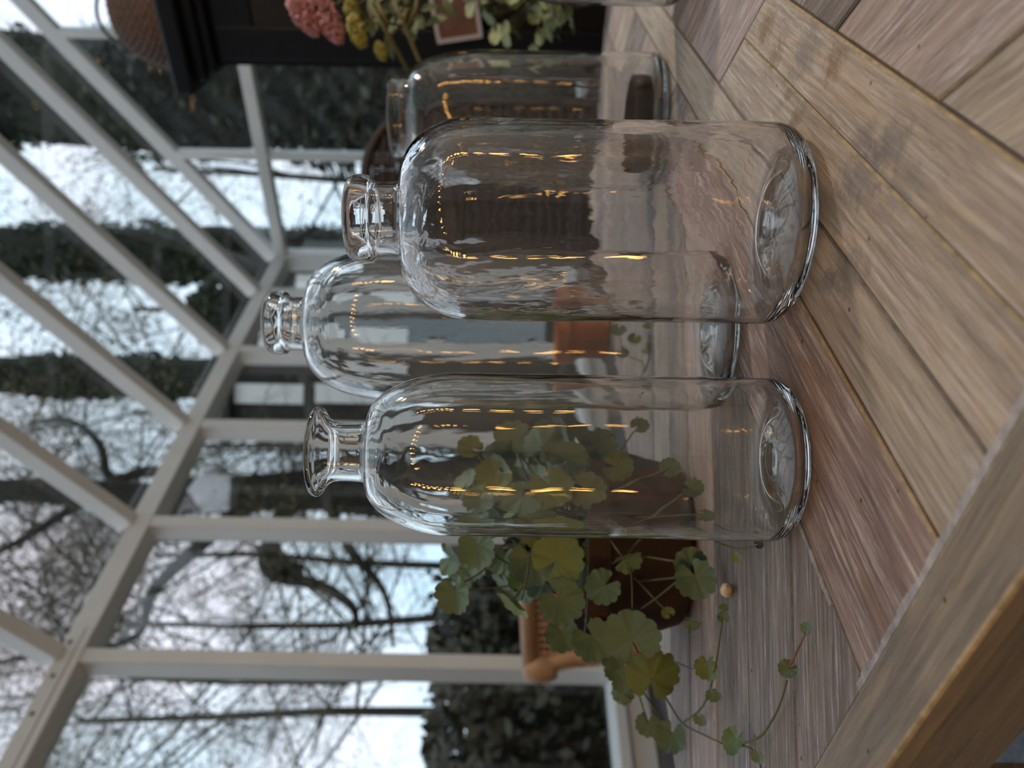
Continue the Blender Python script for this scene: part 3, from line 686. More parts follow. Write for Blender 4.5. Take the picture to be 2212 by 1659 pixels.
runner([ot(1476, 1560, 0.010), ot(1510, 1535, 0.008), ot(1530, 1500, 0.010), ot(1543, 1450, 0.012), ot(1552, 1400, 0.010), ot(1560, 1340, 0.008)])
runner([ot(1600, 1609, 0.006), ot(1625, 1620, 0.008), ot(1638, 1640, 0.006), ot(1648, 1675, 0.005)], 0.0008)
runner([at(1415, 1465, 0.55), at(1450, 1430, 0.57), ot(1500, 1445, 0.015), ot(1540, 1420, 0.012)], 0.0006)
runner([at(1360, 1215, 0.545), at(1365, 1260, 0.54), at(1366, 1320, 0.54)], 0.0008)
runner([at(1470, 1250, 0.52), at(1420, 1290, 0.53), at(1385, 1315, 0.55)], 0.0008)
runner([at(985, 1265, 0.58), at(1040, 1235, 0.59), at(1075, 1190, 0.60), at(1120, 1150, 0.62)], 0.001)
runner([at(1145, 1195, 0.57), at(1140, 1235, 0.565), at(1127, 1297, 0.56)], 0.0009)
tl = [(1587, 1607, 68, (-0.3, 1), (0.15, -0.35, 1), IVY_O, 1, 0.010), (1532, 1447, 60, (0.3, 0.9), (0.5, -0.8, 0.8), IVY_O, 2, 0.014), (1700, 1449, 44, (-0.6, 0.8), (0.1, -0.8, 0.8), IVY_G, 2, 0.008),
      (1744, 1355, 30, (0.3, -0.8), (0, -0.7, 0.8), IVY_G, 1, 0.007), (1562, 1330, 28, (0, -0.8), (0, -1, 0.3), IVY_G, 1, 0.010), (1640, 1636, 34, (0.3, 1), (-1, -0.7, 0.5), IVY_G, 2, 0.008),
      (1500, 1342, 42, (1, 0.2), (-0.2, -0.5, 1), IVY_G, 2, 0.018), (1545, 1500, 38, (0.9, 0.6), (0.3, -0.6, 0.9), IVY_G, 2, 0.010), (1515, 1555, 34, (0.6, 0.9), (0.1, -0.8, 0.7), IVY_G, 1, 0.010),
      (1592, 1204, 28, (0.7, 0.7), (0, -0.7, 0.8), IVY_B, 1, 0.012), (1640, 1175, 24, (0.9, -0.2), (0, -0.6, 0.9), IVY_G, 1, 0.006), (1565, 1312, 22, (0.8, -0.6), (0, -0.7, 0.8), IVY_B, 0, 0.008)]
for px, py, sz, td, fc, mt, vr, dz in tl:
    c = ot(px, py, dz); leaf_at(c, sz * c.y / F_PX, pdir(*td) + Vector((0, 0.1 if td[1] < 0 else -0.1, 0.2)), Vector(fc), mt, vr)
runner([at(1545, 1170, 0.5), ot(1590, 1185, 0.010), ot(1640, 1178, 0.005)], 0.0008)
b = MB(); pt = ot(1570, 1274, 0.004)
b.lathe([(0, -0.011), (0.0034, -0.009), (0.0044, -0.004), (0.0028, 0.0005), (0.0036, 0.005), (0.0026, 0.009), (0, 0.0105)], (0, 0, 0), 12)
o = b.build('dried_bud', mat('cream_bud', srgb(206, 188, 156), 0.8, var=0.2, scale=300), smooth=True)
o.matrix_basis = Matrix.Translation(pt) @ Matrix.Rotation(math.radians(72), 4, 'X') @ Matrix.Rotation(0.4, 4, 'Y'); tag(o, 'tiny cream dried bud lying on the table beside the ivy pot', 'bud')
# sprigs of the same plant hanging behind the tall bottle
for px, py, sz in ((1335, 715, 38), (1370, 740, 34), (1395, 760, 30), (1345, 770, 30), (1400, 700, 26), (1420, 780, 26)):
    c = at(px, py, 0.80); leaf_at(c, sz * 0.8 / F_PX, Vector((random.uniform(-1, 1), -0.2, random.uniform(-.5, 1))), Vector((random.uniform(-.4, .4), -1, 0.4)), random.choice((IVY_G, IVY_O)), random.randrange(4))
runner([at(1380, 850, 0.72), at(1390, 800, 0.78), at(1350, 770, 0.80), at(1335, 720, 0.80)], 0.0008, STEM_R)
runner([at(1380, 850, 0.72), at(1400, 790, 0.78), at(1400, 740, 0.80), at(1412, 695, 0.80)], 0.0010, STEM_R)

# ------------------------------------------------------------------ small terracotta pot far back on the table
TERRA = mat('terracotta', srgb(150, 104, 80), 0.85, var=0.2, scale=40, bump=0.3)
pc = Vector((0.075, 1.16, T0 + 0.001))
b = MB(); b.lathe([(0.0, 0), (0.036, 0), (0.038, 0.002), (0.050, 0.058), (0.055, 0.059), (0.056, 0.078), (0.051, 0.078), (0.047, 0.06), (0.034, 0.006), (0.0, 0.005)], pc, 40)
tag(b.build('terracotta_pot', TERRA), 'small empty terracotta pot far back behind the tallest bottle', 'pot')

# ------------------------------------------------------------------ right side: cabinet, basket, flowers
PCAB = 2.6; QC = -0.700
cab = empty('black_cabinet', G(PCAB + 0.22, QC + 0.5, 0), 'tall black cabinet with moulded cornice and glazed doors, standing on the right', 'cabinet')
ztop = 1.95; QC1 = QC + 1.1
b = MB(); gbox(b, PCAB + 0.02, PCAB + 0.46, QC, QC1, 0.06, ztop); b.build('carcass', BLACK, cab)
b = MB(); gbox(b, PCAB + 0.02, PCAB + 0.44, QC + 0.02, QC1 - 0.02, 0.0, 0.06); b.build('plinth', BLACK, cab)
for o_, z0, z1 in ((0.022, ztop - 0.075, ztop - 0.045), (0.04, ztop - 0.045, ztop - 0.008), (0.075, ztop - 0.008, ztop + 0.055)):
    b = MB(); gbox(b, PCAB - o_, PCAB + 0.46, QC - o_, QC1 + o_, z0, z1); bevel_obj(b.build('cornice', BLACK, cab), 0.012, 3)
CGL = mat('cabinet_glass', srgb(28, 24, 20), 0.03, spec=0.8)
for i in range(2):
    q0 = QC + 0.02 + i * 0.54; q1 = q0 + 0.52
    d_ = MB()
    for (a, c, z0, z1) in ((q0, q0 + 0.10, 0.10, ztop - 0.09), (q1 - 0.10, q1, 0.10, ztop - 0.09), (q0 + 0.10, q1 - 0.10, 0.10, 0.22), (q0 + 0.10, q1 - 0.10, ztop - 0.21, ztop - 0.09)):
        gbox(d_, PCAB, PCAB + 0.02, a, c, z0, z1)
    dr = d_.build('door', BLACK, cab); bevel_obj(dr, 0.004)
    b = MB(); gbox(b, PCAB + 0.010, PCAB + 0.0145, q0 + 0.10, q1 - 0.10, 0.22, ztop - 0.21); b.build('door_glass', CGL, dr)
    b = MB(); c = G(PCAB, q1 - 0.05 if i == 0 else q0 + 0.05, 0.98); b.tube([c, c - e1 * 0.012, c - e1 * 0.022, c - e1 * 0.028], [0.006, 0.006, 0.014, 0.008], 12); b.build('knob', BLACK, dr, smooth=True)
# woven basket on top
WICK = mat('brown_wicker', srgb(96, 74, 60), 0.65, var=0.45, scale=70, bump=0.5)
DARKW = mat('dark_wicker', srgb(40, 29, 24), 0.7, var=0.35, scale=60)
bc = G(PCAB + 0.19, QC + 0.135, ztop + 0.056)
bk = empty('woven_basket', bc, 'round brown woven basket on top of the black cabinet', 'basket')
prof = [(0.0, 0.003), (0.155, 0.003), (0.180, 0.035), (0.186, 0.075), (0.175, 0.125), (0.150, 0.175), (0.125, 0.205), (0.118, 0.21), (0.118, 0.203), (0.143, 0.172), (0.168, 0.122), (0.178, 0.075), (0.172, 0.035), (0.15, 0.01), (0, 0.01)]
b = MB(); b.lathe(prof, bc, 48); b.build('liner', DARKW, bk)
wv = MB()
pr = [(0.164, 0.008), (0.182, 0.035), (0.188, 0.075), (0.177, 0.125), (0.152, 0.175), (0.124, 0.208)]
sp_ = spl(pr, 4)
for ri, (r, z) in enumerate(sp_):
    nseg = 72
    path = [bc + Vector(((r + 0.0045 * (1 if (k + ri) % 2 else -1) * 0.9) * math.cos(2 * PI * k / nseg), (r + 0.0045 * (1 if (k + ri) % 2 else -1) * 0.9) * math.sin(2 * PI * k / nseg), z)) for k in range(nseg + 1)]
    wv.tube(path, 0.0052, 5)
wo_ = wv.build('weave', WICK, bk, smooth=True); wo_['kind'] = 'stuff'
st_ = MB()
for k in range(36):
    a = 2 * PI * k / 36; st_.tube([bc + Vector((r * math.cos(a), r * math.sin(a), z)) for r, z in pr], 0.003, 4)
so = st_.build('stakes', WICK, bk); so['kind'] = 'stuff'
hb = MB(); hb.tube([bc + Vector((0.12 * math.cos(t), 0.0, 0.205 + 0.10 * math.sin(t))) for t in [PI * i / 16 for i in range(17)]], 0.006, 6); hb.build('handle', DARKW, bk, smooth=True)

# small framed picture leaning against the cabinet door
pcx = G(PCAB - 0.012, -0.28, 0)
fr_ = at(985, 32, 2.2)
ft = (fr_ - Vector((0, 0, CAM_Z))); ft = Vector((0, 0, CAM_Z)) + ft * ((PCAB - 0.008) / ft.dot(e1))
pic = empty('framed_picture', ft, 'small brown picture in a pale frame hung on the black cabinet door', 'picture')
b = MB(); rt = (e2 * math.cos(0.15) + ez * math.sin(0.15)); up_ = (ez * math.cos(0.15) - e2 * math.sin(0.15))
b.box(ft, rt * 0.065, up_ * 0.062, e1 * 0.003); b.build('picture_print', mat('brown_print', srgb(92, 60, 46), 0.6, var=0.25, scale=14), pic)
for cdir, l_, w_ in ((-1, 0.065, 0.007), (1, 0.065, 0.007)):
    b = MB(); b.box(ft + rt * cdir * 0.069, rt * 0.006, up_ * 0.072, e1 * 0.007); b.build('frame_side', mat('pale_frame_%d' % cdir, srgb(166, 158, 156), 0.5), pic)
    b = MB(); b.box(ft + up_ * cdir * 0.067, rt * 0.063, up_ * 0.006, e1 * 0.007); b.build('frame_rail', mat('pale_rail_%d' % cdir, srgb(166, 158, 156), 0.5), pic)

# flowers in a vase at the right edge
vz = Vector((0.705, 1.21, T0 + 0.001))
fl = empty('flower_vase', vz, 'vase of pink stonecrop and yellow-green blooms in front of the black cabinet', 'flowers')
b = MB(); b.lathe([(0, 0), (0.04, 0), (0.052, 0.03), (0.056, 0.08), (0.042, 0.13), (0.034, 0.15), (0.038, 0.16), (0.034, 0.16), (0.030, 0.15), (0.036, 0.13), (0.05, 0.08), (0.046, 0.03), (0.0, 0.01)], vz, 32)
b.build('vase', mat('dark_glaze', srgb(30, 34, 38), 0.25), fl, smooth=True)
PINK = leafmat('pink_florets', srgb(146, 94, 102), srgb(186, 138, 144)); YG = leafmat('yellow_green_florets', srgb(112, 110, 36), srgb(156, 150, 62))
LG = leafmat('dull_leaf', srgb(44, 62, 36), srgb(92, 102, 52)); OST = mat('olive_stem', srgb(82, 76, 30), 0.7)
def floret_head(name, c, ax, ln, wd, m, n=420):
    mb = MB(); c = Vector(c); ax = ax.normalized(); s1 = ax.orthogonal().normalized(); s2 = ax.cross(s1)
    for i in range(n):
        t = random.uniform(-1, 1); a = random.uniform(0, 2 * PI); r = math.sqrt(max(0, 1 - t * t)) * random.uniform(0.8, 1.05)
        p = c + ax * t * ln + (s1 * math.cos(a) + s2 * math.sin(a)) * r * wd
        n_ = ((p - c) / ln).normalized(); u = n_.orthogonal().normalized(); v = n_.cross(u); z = random.uniform(0.0028, 0.0048)
        mb.add([p + u * z, p + v * z, p - u * z, p - v * z, p + n_ * z * 1.3, p - n_ * z], [(0, 1, 4), (1, 2, 4), (2, 3, 4), (3, 0, 4), (1, 0, 5), (2, 1, 5), (3, 2, 5), (0, 3, 5)])
    o = mb.build(name, m, fl); o['kind'] = 'stuff'; return o
vt = vz + Vector((0, 0, 0.158))
for (px, py, dpx, ex, ey, ln, wd) in ((655, 30, 1.16, 0.55, 0.8, 52, 26), (702, 30, 1.16, 0.5, 0.85, 68, 30)):
    c = at(px, py, dpx); floret_head('flower_head', c, pdir(ex, ey), ln * dpx / F_PX, wd * dpx / F_PX * 0.8, PINK)
    b = MB(); b.tube([c, (c + vt) / 2 + Vector((0.03, 0, 0.03)), vt], [0.002, 0.0028, 0.003], 6); b.build('stem', OST, fl, smooth=True)
for (px, py, dpx, ln, wd) in ((772, 68, 1.14, 34, 15), (822, 110, 1.14, 16, 8), (760, 20, 1.2, 20, 12)):
    c = at(px, py, dpx); floret_head('flower_head', c, pdir(0.35, 0.9), ln * dpx / F_PX, wd * dpx / F_PX, YG, 200)
    b = MB(); b.tube([c, (c + vt) / 2 + Vector((0.02, 0, 0.02)), vt], [0.0015, 0.0022, 0.0026], 6); b.build('stem', OST, fl, smooth=True)
for pts in (((800, 10), (830, 60), (880, 150)), ((850, 0), (868, 40), (905, 130), (925, 150)), ((880, 60), (900, 20), (905, -40)), ((815, 5), (835, 50), (870, 55), (880, 20))):
    P = [at(x, y, 1.13) for x, y in pts]; b = MB(); b.tube(P, 0.0034, 6); b.build('stem', OST, fl, smooth=True)
def blade(c, ln, wd, tip, face, m, parent, name='leaf'):
    y = tip.normalized(); z = (face - y * face.dot(y)).normalized(); x = y.cross(z); mb = MB(); vs = []; n = 8
    for i in range(n + 1):
        t = i / n; ww = wd * math.sin(PI * min(1, t * 0.96 + 0.04)) ** 0.8
        p = Vector(c) + y * ln * t + z * (-0.25 * ln * t * t)
        vs += [p - x * ww + z * 0.15 * ww, p, p + x * ww + z * 0.15 * ww]
    fs = []
    for i in range(n): fs += [(i * 3, i * 3 + 1, i * 3 + 4, i * 3 + 3), (i * 3 + 1, i * 3 + 2, i * 3 + 5, i * 3 + 4)]
    mb.add(vs, fs); return mb.build(name, m, parent, smooth=True)
for i in range(26):
    c = at(random.uniform(740, 960), random.uniform(-40, 70), random.uniform(1.12, 1.22))
    blade(c, random.uniform(0.025, 0.05), random.uniform(0.006, 0.011), Vector((random.uniform(-1, 0.4), random.uniform(-.4, .2), random.uniform(-.7, .6))), Vector((random.uniform(-.4, .4), -1, 0.5)), LG, fl)
# small-leaved variegated plant beside it
vp = Vector((0.66, 1.235, T0 + 0.001)) + Vector((0.03, 0.06, 0))
vg = empty('variegated_plant', vp, 'small bushy variegated plant on the far right corner of the table', 'plant')
b = MB(); b.lathe([(0, 0), (0.042, 0), (0.056, 0.075), (0.06, 0.076), (0.06, 0.09), (0.054, 0.09), (0.05, 0.07), (0, 0.066)], vp, 32); b.build('pot', mat('brown_pot', srgb(60, 42, 34), 0.8, var=0.2, scale=20), vg)
VL = ivy_mat('variegated_leaf', srgb(58, 76, 38), srgb(100, 114, 62), srgb(166, 166, 118), 0.9, srgb(104, 116, 74))
VL2 = ivy_mat('pale_leaf', srgb(108, 118, 62), srgb(142, 148, 86), srgb(186, 186, 140), 0.93, srgb(124, 130, 82))
for i in range(120):
    a = random.uniform(0, 2 * PI); el = random.uniform(-0.75, 1.4); r = random.uniform(0.07, 0.135)
    dv = Vector((math.cos(a) * math.cos(el), math.sin(a) * math.cos(el), math.sin(el)))
    c = vp + Vector((0, 0, 0.115)) + Vector((dv.x * r, dv.y * r * .8, dv.z * r * 0.9))
    if c.z < T0 + 0.012: c.z = T0 + 0.012 + random.random() * 0.02
    leaf_at(c, random.uniform(0.022, 0.036), Vector((dv.x, dv.y, random.uniform(-1, 0.4))), Vector((dv.x * .5, dv.y - 0.5, 0.6)), VL2 if random.random() < 0.3 else VL, random.randrange(4), 0, vg, vp + Vector((dv.x * 0.03, dv.y * 0.03, 0.088)))

# dark wicker chair behind the table
wc = at_uv(1290, 1106, 1.95); wc.z = 0
ch = empty('wicker_chair', wc, 'dark brown wicker chair with high rounded back, behind the table end', 'chair')
back = []
W2 = 0.20; zt = 1.30; zarch = zt - 0.22
def back_pt(x, z): return wc + Vector((x, 0.03 - 0.25 * x * x + 0.06 * (z - 0.5), z))
b = MB(); path = [(-W2, 0.42), (-W2, 0.7), (-W2, zarch)] + [(-W2 * math.cos(t), zarch + 0.22 * math.sin(t)) for t in [PI * i / 24 for i in range(1, 24)]] + [(W2, zarch), (W2, 0.7), (W2, 0.42)]
b.tube([back_pt(*p) for p in path], 0.014, 8); b.build('back_frame', DARKW, ch, smooth=True)
b = MB()
for k in range(-27, 28):
    x = k * W2 / 28.0; ztp = zarch + 0.22 * math.sqrt(max(0, 1 - (x / W2) ** 2)); b.tube([back_pt(x, 0.44), back_pt(x, 0.8), back_pt(x, ztp)], 0.0030, 5)
o = b.build('back_strands', DARKW, ch); o['kind'] = 'stuff'
b = MB()
for j in range(62):
    z = 0.46 + j * 0.0136
    hw = W2 if z < zarch else W2 * math.sqrt(max(0, 1 - ((z - zarch) / 0.22) ** 2))
    if hw > 0.03: b.tube([back_pt(-hw + 2 * hw * i / 10, z) + Vector((0, 0.004 * (1 if j % 2 else -1), 0)) for i in range(11)], 0.0045, 5)
o = b.build('back_weave', DARKW, ch); o['kind'] = 'stuff'
b = MB(); b.box(wc + Vector((0, 0.25, 0.43)), (0.22, 0, 0), (0, 0.22, 0), (0, 0, 0.025)); bevel_obj(b.build('seat', DARKW, ch), 0.02, 3)
for sx in (-1, 1):
    for y_ in (0.05, 0.44):
        b = MB(); b.tube([wc + Vector((sx * 0.19, y_, 0.41)), wc + Vector((sx * 0.2, y_, 0.0))], [0.016, 0.013], 8); b.build('leg', DARKW, ch, smooth=True)

# ------------------------------------------------------------------ rattan chair by the left wall
RAT = mat('rattan_cane', srgb(176, 138, 102), 0.5, var=0.15, scale=30)
RAT2 = mat('cane_webbing', srgb(182, 140, 106), 0.6, var=0.2, scale=50)
DCH = 1.88
rl_t = at(1135, 1440, DCH); rr_t = at(1112, 1030, DCH)
rc = Vector(((rl_t.x + rr_t.x) / 2, DCH, 0))
rch = empty('rattan_chair', rc, 'natural rattan chair with cane webbing back by the left windows', 'chair')
xl, xr_ = rl_t.x, rr_t.x; ztp = rl_t.z
b = MB(); b.tube([(xl + 0.045, DCH + 0.03, 0.0), (xl + 0.05, DCH + 0.02, 0.45), (xl + 0.02, DCH, ztp - 0.10), (xl, DCH, ztp - 0.03)], [0.017, 0.019, 0.019, 0.019], 10)
b.build('post', RAT, rch, smooth=True)
wr_ = MB()
for i in range(34):
    t = i / 34; z = ztp - 0.045 - 0.30 * t; x = xl + 0.004 + 0.05 * t
    wr_.lathe([(0.0185, -0.0032), (0.0225, 0), (0.0185, 0.0032)], (x, DCH + 0.004, z), 10)
o = wr_.build('cane_wrapping', RAT, rch, smooth=True); o['kind'] = 'stuff'
b = MB(); b.lathe([(0.0, -0.05), (0.02, -0.048), (0.03, -0.03), (0.034, 0.0), (0.028, 0.025), (0.015, 0.036), (0, 0.039)], (xl - 0.006, DCH, ztp - 0.03), 20); b.build('post_knob', RAT, rch, smooth=True)
b = MB(); b.tube([(xl, DCH, ztp - 0.012), ((xl + xr_) / 2, DCH, ztp + 0.003), (xr_, DCH, ztp - 0.005)], 0.021, 10); b.build('rail', RAT, rch, smooth=True)
b = MB(); b.tube([(xr_ - 0.03, DCH + 0.03, 0.0), (xr_ - 0.03, DCH + 0.02, 0.45), (xr_, DCH, ztp)], 0.019, 10); b.build('post', RAT, rch, smooth=True)
cw = MB(); zb_, z1_ = ztp - 0.36, ztp - 0.02
for k in range(1, 27):
    x = xl + (xr_ - xl) * k / 27
    cw.tube([(x, DCH + 0.006, zb_), (x, DCH, z1_)], 0.0034, 5)
for k in range(1, 26):
    z = zb_ + (z1_ - zb_) * k / 26
    cw.tube([(xl, DCH + 0.003, z), (xr_, DCH + 0.003, z)], 0.0034, 5)
o = cw.build('cane_webbing', RAT2, rch); o['kind'] = 'stuff'
b = MB(); b.tube([(xl, DCH, zb_), (xr_, DCH, zb_)], 0.016, 8); b.build('rail', RAT, rch, smooth=True)
b = MB(); b.box(((xl + xr_) / 2, DCH + 0.24, 0.44), ((xr_ - xl) / 2, 0, 0), (0, 0.22, 0), (0, 0, 0.02)); bevel_obj(b.build('seat', RAT2, rch), 0.012, 3)
for x in (xl + 0.03, xr_ - 0.03):
    b = MB(); b.tube([(x, DCH + 0.43, 0.43), (x, DCH + 0.45, 0.0)], [0.018, 0.016], 8); b.build('leg', RAT, rch, smooth=True)
    b = MB(); b.tube([(x, DCH + 0.01, 0.66), (x - 0.005, DCH + 0.22, 0.68), (x, DCH + 0.44, 0.64), (x, DCH + 0.44, 0.44)], 0.016, 8); b.build('arm', RAT, rch, smooth=True)

# ------------------------------------------------------------------ fairy lights behind the camera
WIRE = mat('dark_wire', srgb(30, 26, 22), 0.6)
BULB = D.materials.new('warm_bulb'); BULB.use_nodes = True
BULB.node_tree.nodes['Principled BSDF'].inputs['Emission Color'].default_value = (1.0, 0.50, 0.12, 1)
BULB.node_tree.nodes['Principled BSDF'].inputs['Emission Strength'].default_value = 28.0
def string_lights(pts, n, label):
    P = [Vector(p) for p in pts]; seg = [0]
    for i in range(1, len(P)): seg.append(seg[-1] + (P[i] - P[i - 1]).length)
    def pos(s):
        for i in range(1, len(P)):
            if s <= seg[i] + 1e-9: return P[i - 1].lerp(P[i], (s - seg[i - 1]) / (seg[i] - seg[i - 1]))
        return P[-1]
    root = empty('string_lights', P[0], label, 'lights', 'warm fairy lights')
    mb = MB(); mb.tube(P, 0.0014, 5); mb.build('wire', WIRE, root)
    for k in range(n):
        p = pos(seg[-1] * (k + 0.5) / n)
        mb = MB(); p = p + Vector((random.uniform(-.012, .012), random.uniform(-.012, .012), random.uniform(-.01, .01)))
        mb.lathe([(0, -0.020), (0.011, -0.015), (0.0145, 0), (0.010, 0.014), (0.005, 0.019), (0, 0.020)], p, 12); mb.build('bulb', BULB, root, smooth=True)
string_lights([(-0.60, -0.24, 1.50), (-0.63, -0.22, 1.1), (-0.60, -0.22, 0.70)], 13, 'string of warm bulbs hanging upright, left behind the viewer')
string_lights([(1.02, -0.05, 1.55), (1.06, -0.03, 1.1), (1.03, -0.05, 0.78)], 13, 'string of warm bulbs hanging upright, right behind the viewer')
string_lights([(-0.35, -0.42, 1.44), (0.2, -0.45, 1.52), (0.75, -0.3, 1.46)], 10, 'string of warm bulbs swagged across, behind the viewer')

# pendant lamp to the right, outside the frame
lp = Vector((1.45, 0.95, T0 + 1.25))
lamp = empty('pendant_lamp', lp, 'warm pendant lamp hanging over the right end of the table', 'lamp')
b = MB(); b.lathe([(0.022, 0.12), (0.05, 0.11), (0.12, 0.03), (0.15, -0.03), (0.147, -0.03), (0.117, 0.03), (0.048, 0.105), (0.022, 0.115)], lp, 32); b.build('lamp_shade', IRON, lamp, smooth=True)
b = MB(); b.tube([lp + Vector((0, 0, 0.11)), lp + Vector((0, 0, 1.2))], 0.003, 6); b.build('cord', WIRE, lamp)
b = MB(); b.lathe([(0, -0.045), (0.02, -0.04), (0.03, -0.015), (0.024, 0.015), (0.013, 0.04), (0.013, 0.08), (0, 0.08)], lp, 20); b.build('lamp_bulb', BULB, lamp, smooth=True)
ld = D.lights.new('lamp_light', 'POINT'); ld.energy = 25.0; ld.color = (1.0, 0.87, 0.73); ld.shadow_soft_size = 0.05
lo_ = D.objects.new('lamp_light', ld); C.objects.link(lo_); lo_.location = lp + Vector((0, 0, -0.06))

# ------------------------------------------------------------------ garden: trees, hedge, shed
def tri_tube(mb, P, R, n=3): mb.tube(P, R, n, caps=False)
def grow(mb, twigs, p, d, ln, r, lvl, rnd, leaves, maxl=4, kids=(6, 5, 5, 4), spread=0.75):
    n = 4; P = [p.copy()]; dd = d.copy(); R = [r]
    for i in range(n):
        dd = (dd + Vector((rnd.uniform(-1, 1), rnd.uniform(-1, 1), rnd.uniform(-0.7, 0.9))) * (0.22 if lvl else 0.10)).normalized()
        P.append(P[-1] + dd * ln / n); R.append(r * (1 - 0.55 * (i + 1) / n))
    tri_tube(mb if lvl < 2 else twigs, P, R, 7 if lvl == 0 else (5 if lvl == 1 else 3))
    if lvl >= maxl:
        if rnd.random() < 0.5: leaves.append(P[-1])
        return
    for k in range(kids[lvl]):
        t = rnd.uniform(0.30 if lvl else 0.38, 1.0); i = min(n - 1, int(t * n)); q = P[i].lerp(P[i + 1], t * n - i)
        side = Vector((rnd.uniform(-1, 1), rnd.uniform(-1, 1), rnd.uniform(-0.35, 0.8))).normalized()
        nd = (dd * (1 - spread) + side * spread).normalized()
        grow(mb, twigs, q, nd, ln * rnd.uniform(0.42, 0.66), R[min(n, i + 1)] * 0.48 + 0.0015, lvl + 1, rnd, leaves, maxl, kids, spread)
def leafquads(mb, pts, s0, s1, rnd):
    for p in pts:
        a = Vector((rnd.uniform(-1, 1), rnd.uniform(-1, 1), rnd.uniform(-1, 1))).normalized(); b_ = a.orthogonal().normalized(); s = rnd.uniform(s0, s1)
        q = Vector(p); mb.add([q - a * s, q + b_ * s * 0.6, q + a * s, q - b_ * s * 0.6], [(0, 1, 2, 3)])
def bare_tree(seed, h, r):
    rnd = random.Random(seed); mb, tw, lv = MB(), MB(), []
    grow(mb, tw, Vector((0, 0, 0)), Vector((0, 0, 1)), h, r, 0, rnd, lv, 5, (9, 5, 5, 4, 3))
    lm = MB(); pts = [Vector(p) + Vector((rnd.gauss(0, .1), rnd.gauss(0, .1), rnd.gauss(0, .1))) for p in lv for _ in range(2)]
    leafquads(lm, pts, 0.02, 0.045, rnd)
    def me(nm, b_, m):
        x = D.meshes.new(nm); x.from_pydata(b_.v, [], b_.f); x.materials.append(m); return x
    return me('trunk', mb, BARK), me('twigs', tw, TWIG), me('leaves', lm, DRYLEAF)
protos = [bare_tree(s, 7.0, 0.085) for s in (11, 23, 37)]
bt = [(120, 11.0, 0, 1.0, 'bare tree standing farthest left beyond the hedge'), (330, 14.5, 1, 1.2, 'bare tree seen behind the tall left-hand window panes'),
      (730, 16.0, 0, 1.25, 'thin bare tree right of the oak, left of the slim evergreen'), (955, 15.5, 1, 1.2, 'bare tree between the two slim evergreens'), (1255, 15.0, 2, 1.1, 'bare tree between slim and broad evergreens, seen through the gable'),
      (520, 19.0, 2, 1.5, 'tall distant bare tree behind the oak'), (215, 16.5, 1, 1.3, 'bare tree between the far left tree and the next'), (-60, 13.0, 2, 1.1, 'bare tree over the eave at the far left edge'), (430, 13.0, 0, 1.0, 'small bare tree left of the oak trunk'), (640, 15.0, 1, 1.1, 'small bare tree close behind the right side of the oak')]
for i, (U, dd, k, s, lb) in enumerate(bt):
    c = at_uv(U, 1106, dd); c.z = 0
    r = empty('bare_tree', c, lb, 'tree', 'bare trees in the garden')
    mw = Matrix.Translation(c) @ Matrix.Rotation(1.3 * i, 4, 'Z') @ Matrix.Scale(s, 4)
    for nm, me in zip(('trunk', 'twigs', 'leaves'), protos[k]):
        o = link(nm, me, r, mw)
        if nm != 'trunk': o['kind'] = 'stuff'
# the old oak with its heavy limbs
OD = 8.0
oc = at_uv(600, 1106, OD); oc.z = 0
oak = empty('oak_tree', oc, 'thick-trunked old oak with crooked limbs outside the left windows', 'tree')
def limb(pts, r0, r1, dj=0.0):
    P = [at_uv(U, V, OD + dz) for U, V, dz in pts]; out = []
    Q = [P[0]] + P + [P[-1]]
    for i in range(1, len(Q) - 2):
        for k in range(5):
            t = k / 5; a, b_, c, d = Q[i - 1], Q[i], Q[i + 1], Q[i + 2]
            out.append(0.5 * (2 * b_ + (c - a) * t + (2 * a - 5 * b_ + 4 * c - d) * t * t + (3 * b_ - a - 3 * c + d) * t ** 3))
    out.append(P[-1]); m = len(out)
    mb = MB(); mb.tube(out, [(r0 + (r1 - r0) * i / (m - 1)) * (1 + 0.12 * mnoise.noise(out[i] * 2)) for i in range(m)], 10); return mb, out
mb, o1 = limb([(610, 1310, 0), (608, 1000, 0), (606, 780, 0), (598, 620, 0), (590, 500, 0), (580, 400, 0), (592, 200, -.3), (600, 40, -.5), (590, -200, -.6)], 0.27, 0.10)
mb.build('trunk', BARK, oak, smooth=True)
LIMBS = [([(600, 640, 0), (520, 600, -.2), (450, 575, -.4), (415, 600, -.5), (395, 690, -.6), (350, 760, -.7), (300, 770, -.8)], 0.12, 0.025),
         ([(450, 575, -.4), (430, 640, -.5), (405, 640, -.5), (420, 600, -.6)], 0.06, 0.05), ([(595, 450, 0), (640, 330, .2), (625, 240, .2), (700, 215, .3), (750, 150, .3), (745, 60, .3)], 0.075, 0.02),
         ([(620, 760, 0), (700, 690, .2), (745, 640, .3), (740, 560, .3), (700, 520, .3)], 0.10, 0.02), ([(590, 560, 0), (470, 420, -.3), (380, 330, -.5), (290, 300, -.5), (250, 200, -.6)], 0.09, 0.02),
         ([(580, 420, 0), (450, 250, -.2), (330, 190, -.3), (255, 120, -.4), (230, 0, -.4)], 0.08, 0.02), ([(600, 700, 0), (480, 750, -.3), (380, 830, -.5), (260, 850, -.6)], 0.07, 0.015),
         ([(592, 200, -.3), (500, 60, -.4), (430, -80, -.4)], 0.06, 0.02), ([(610, 800, 0), (690, 840, .3), (780, 800, .4)], 0.08, 0.02)]
rnd = random.Random(5); tw = MB(); lv = []
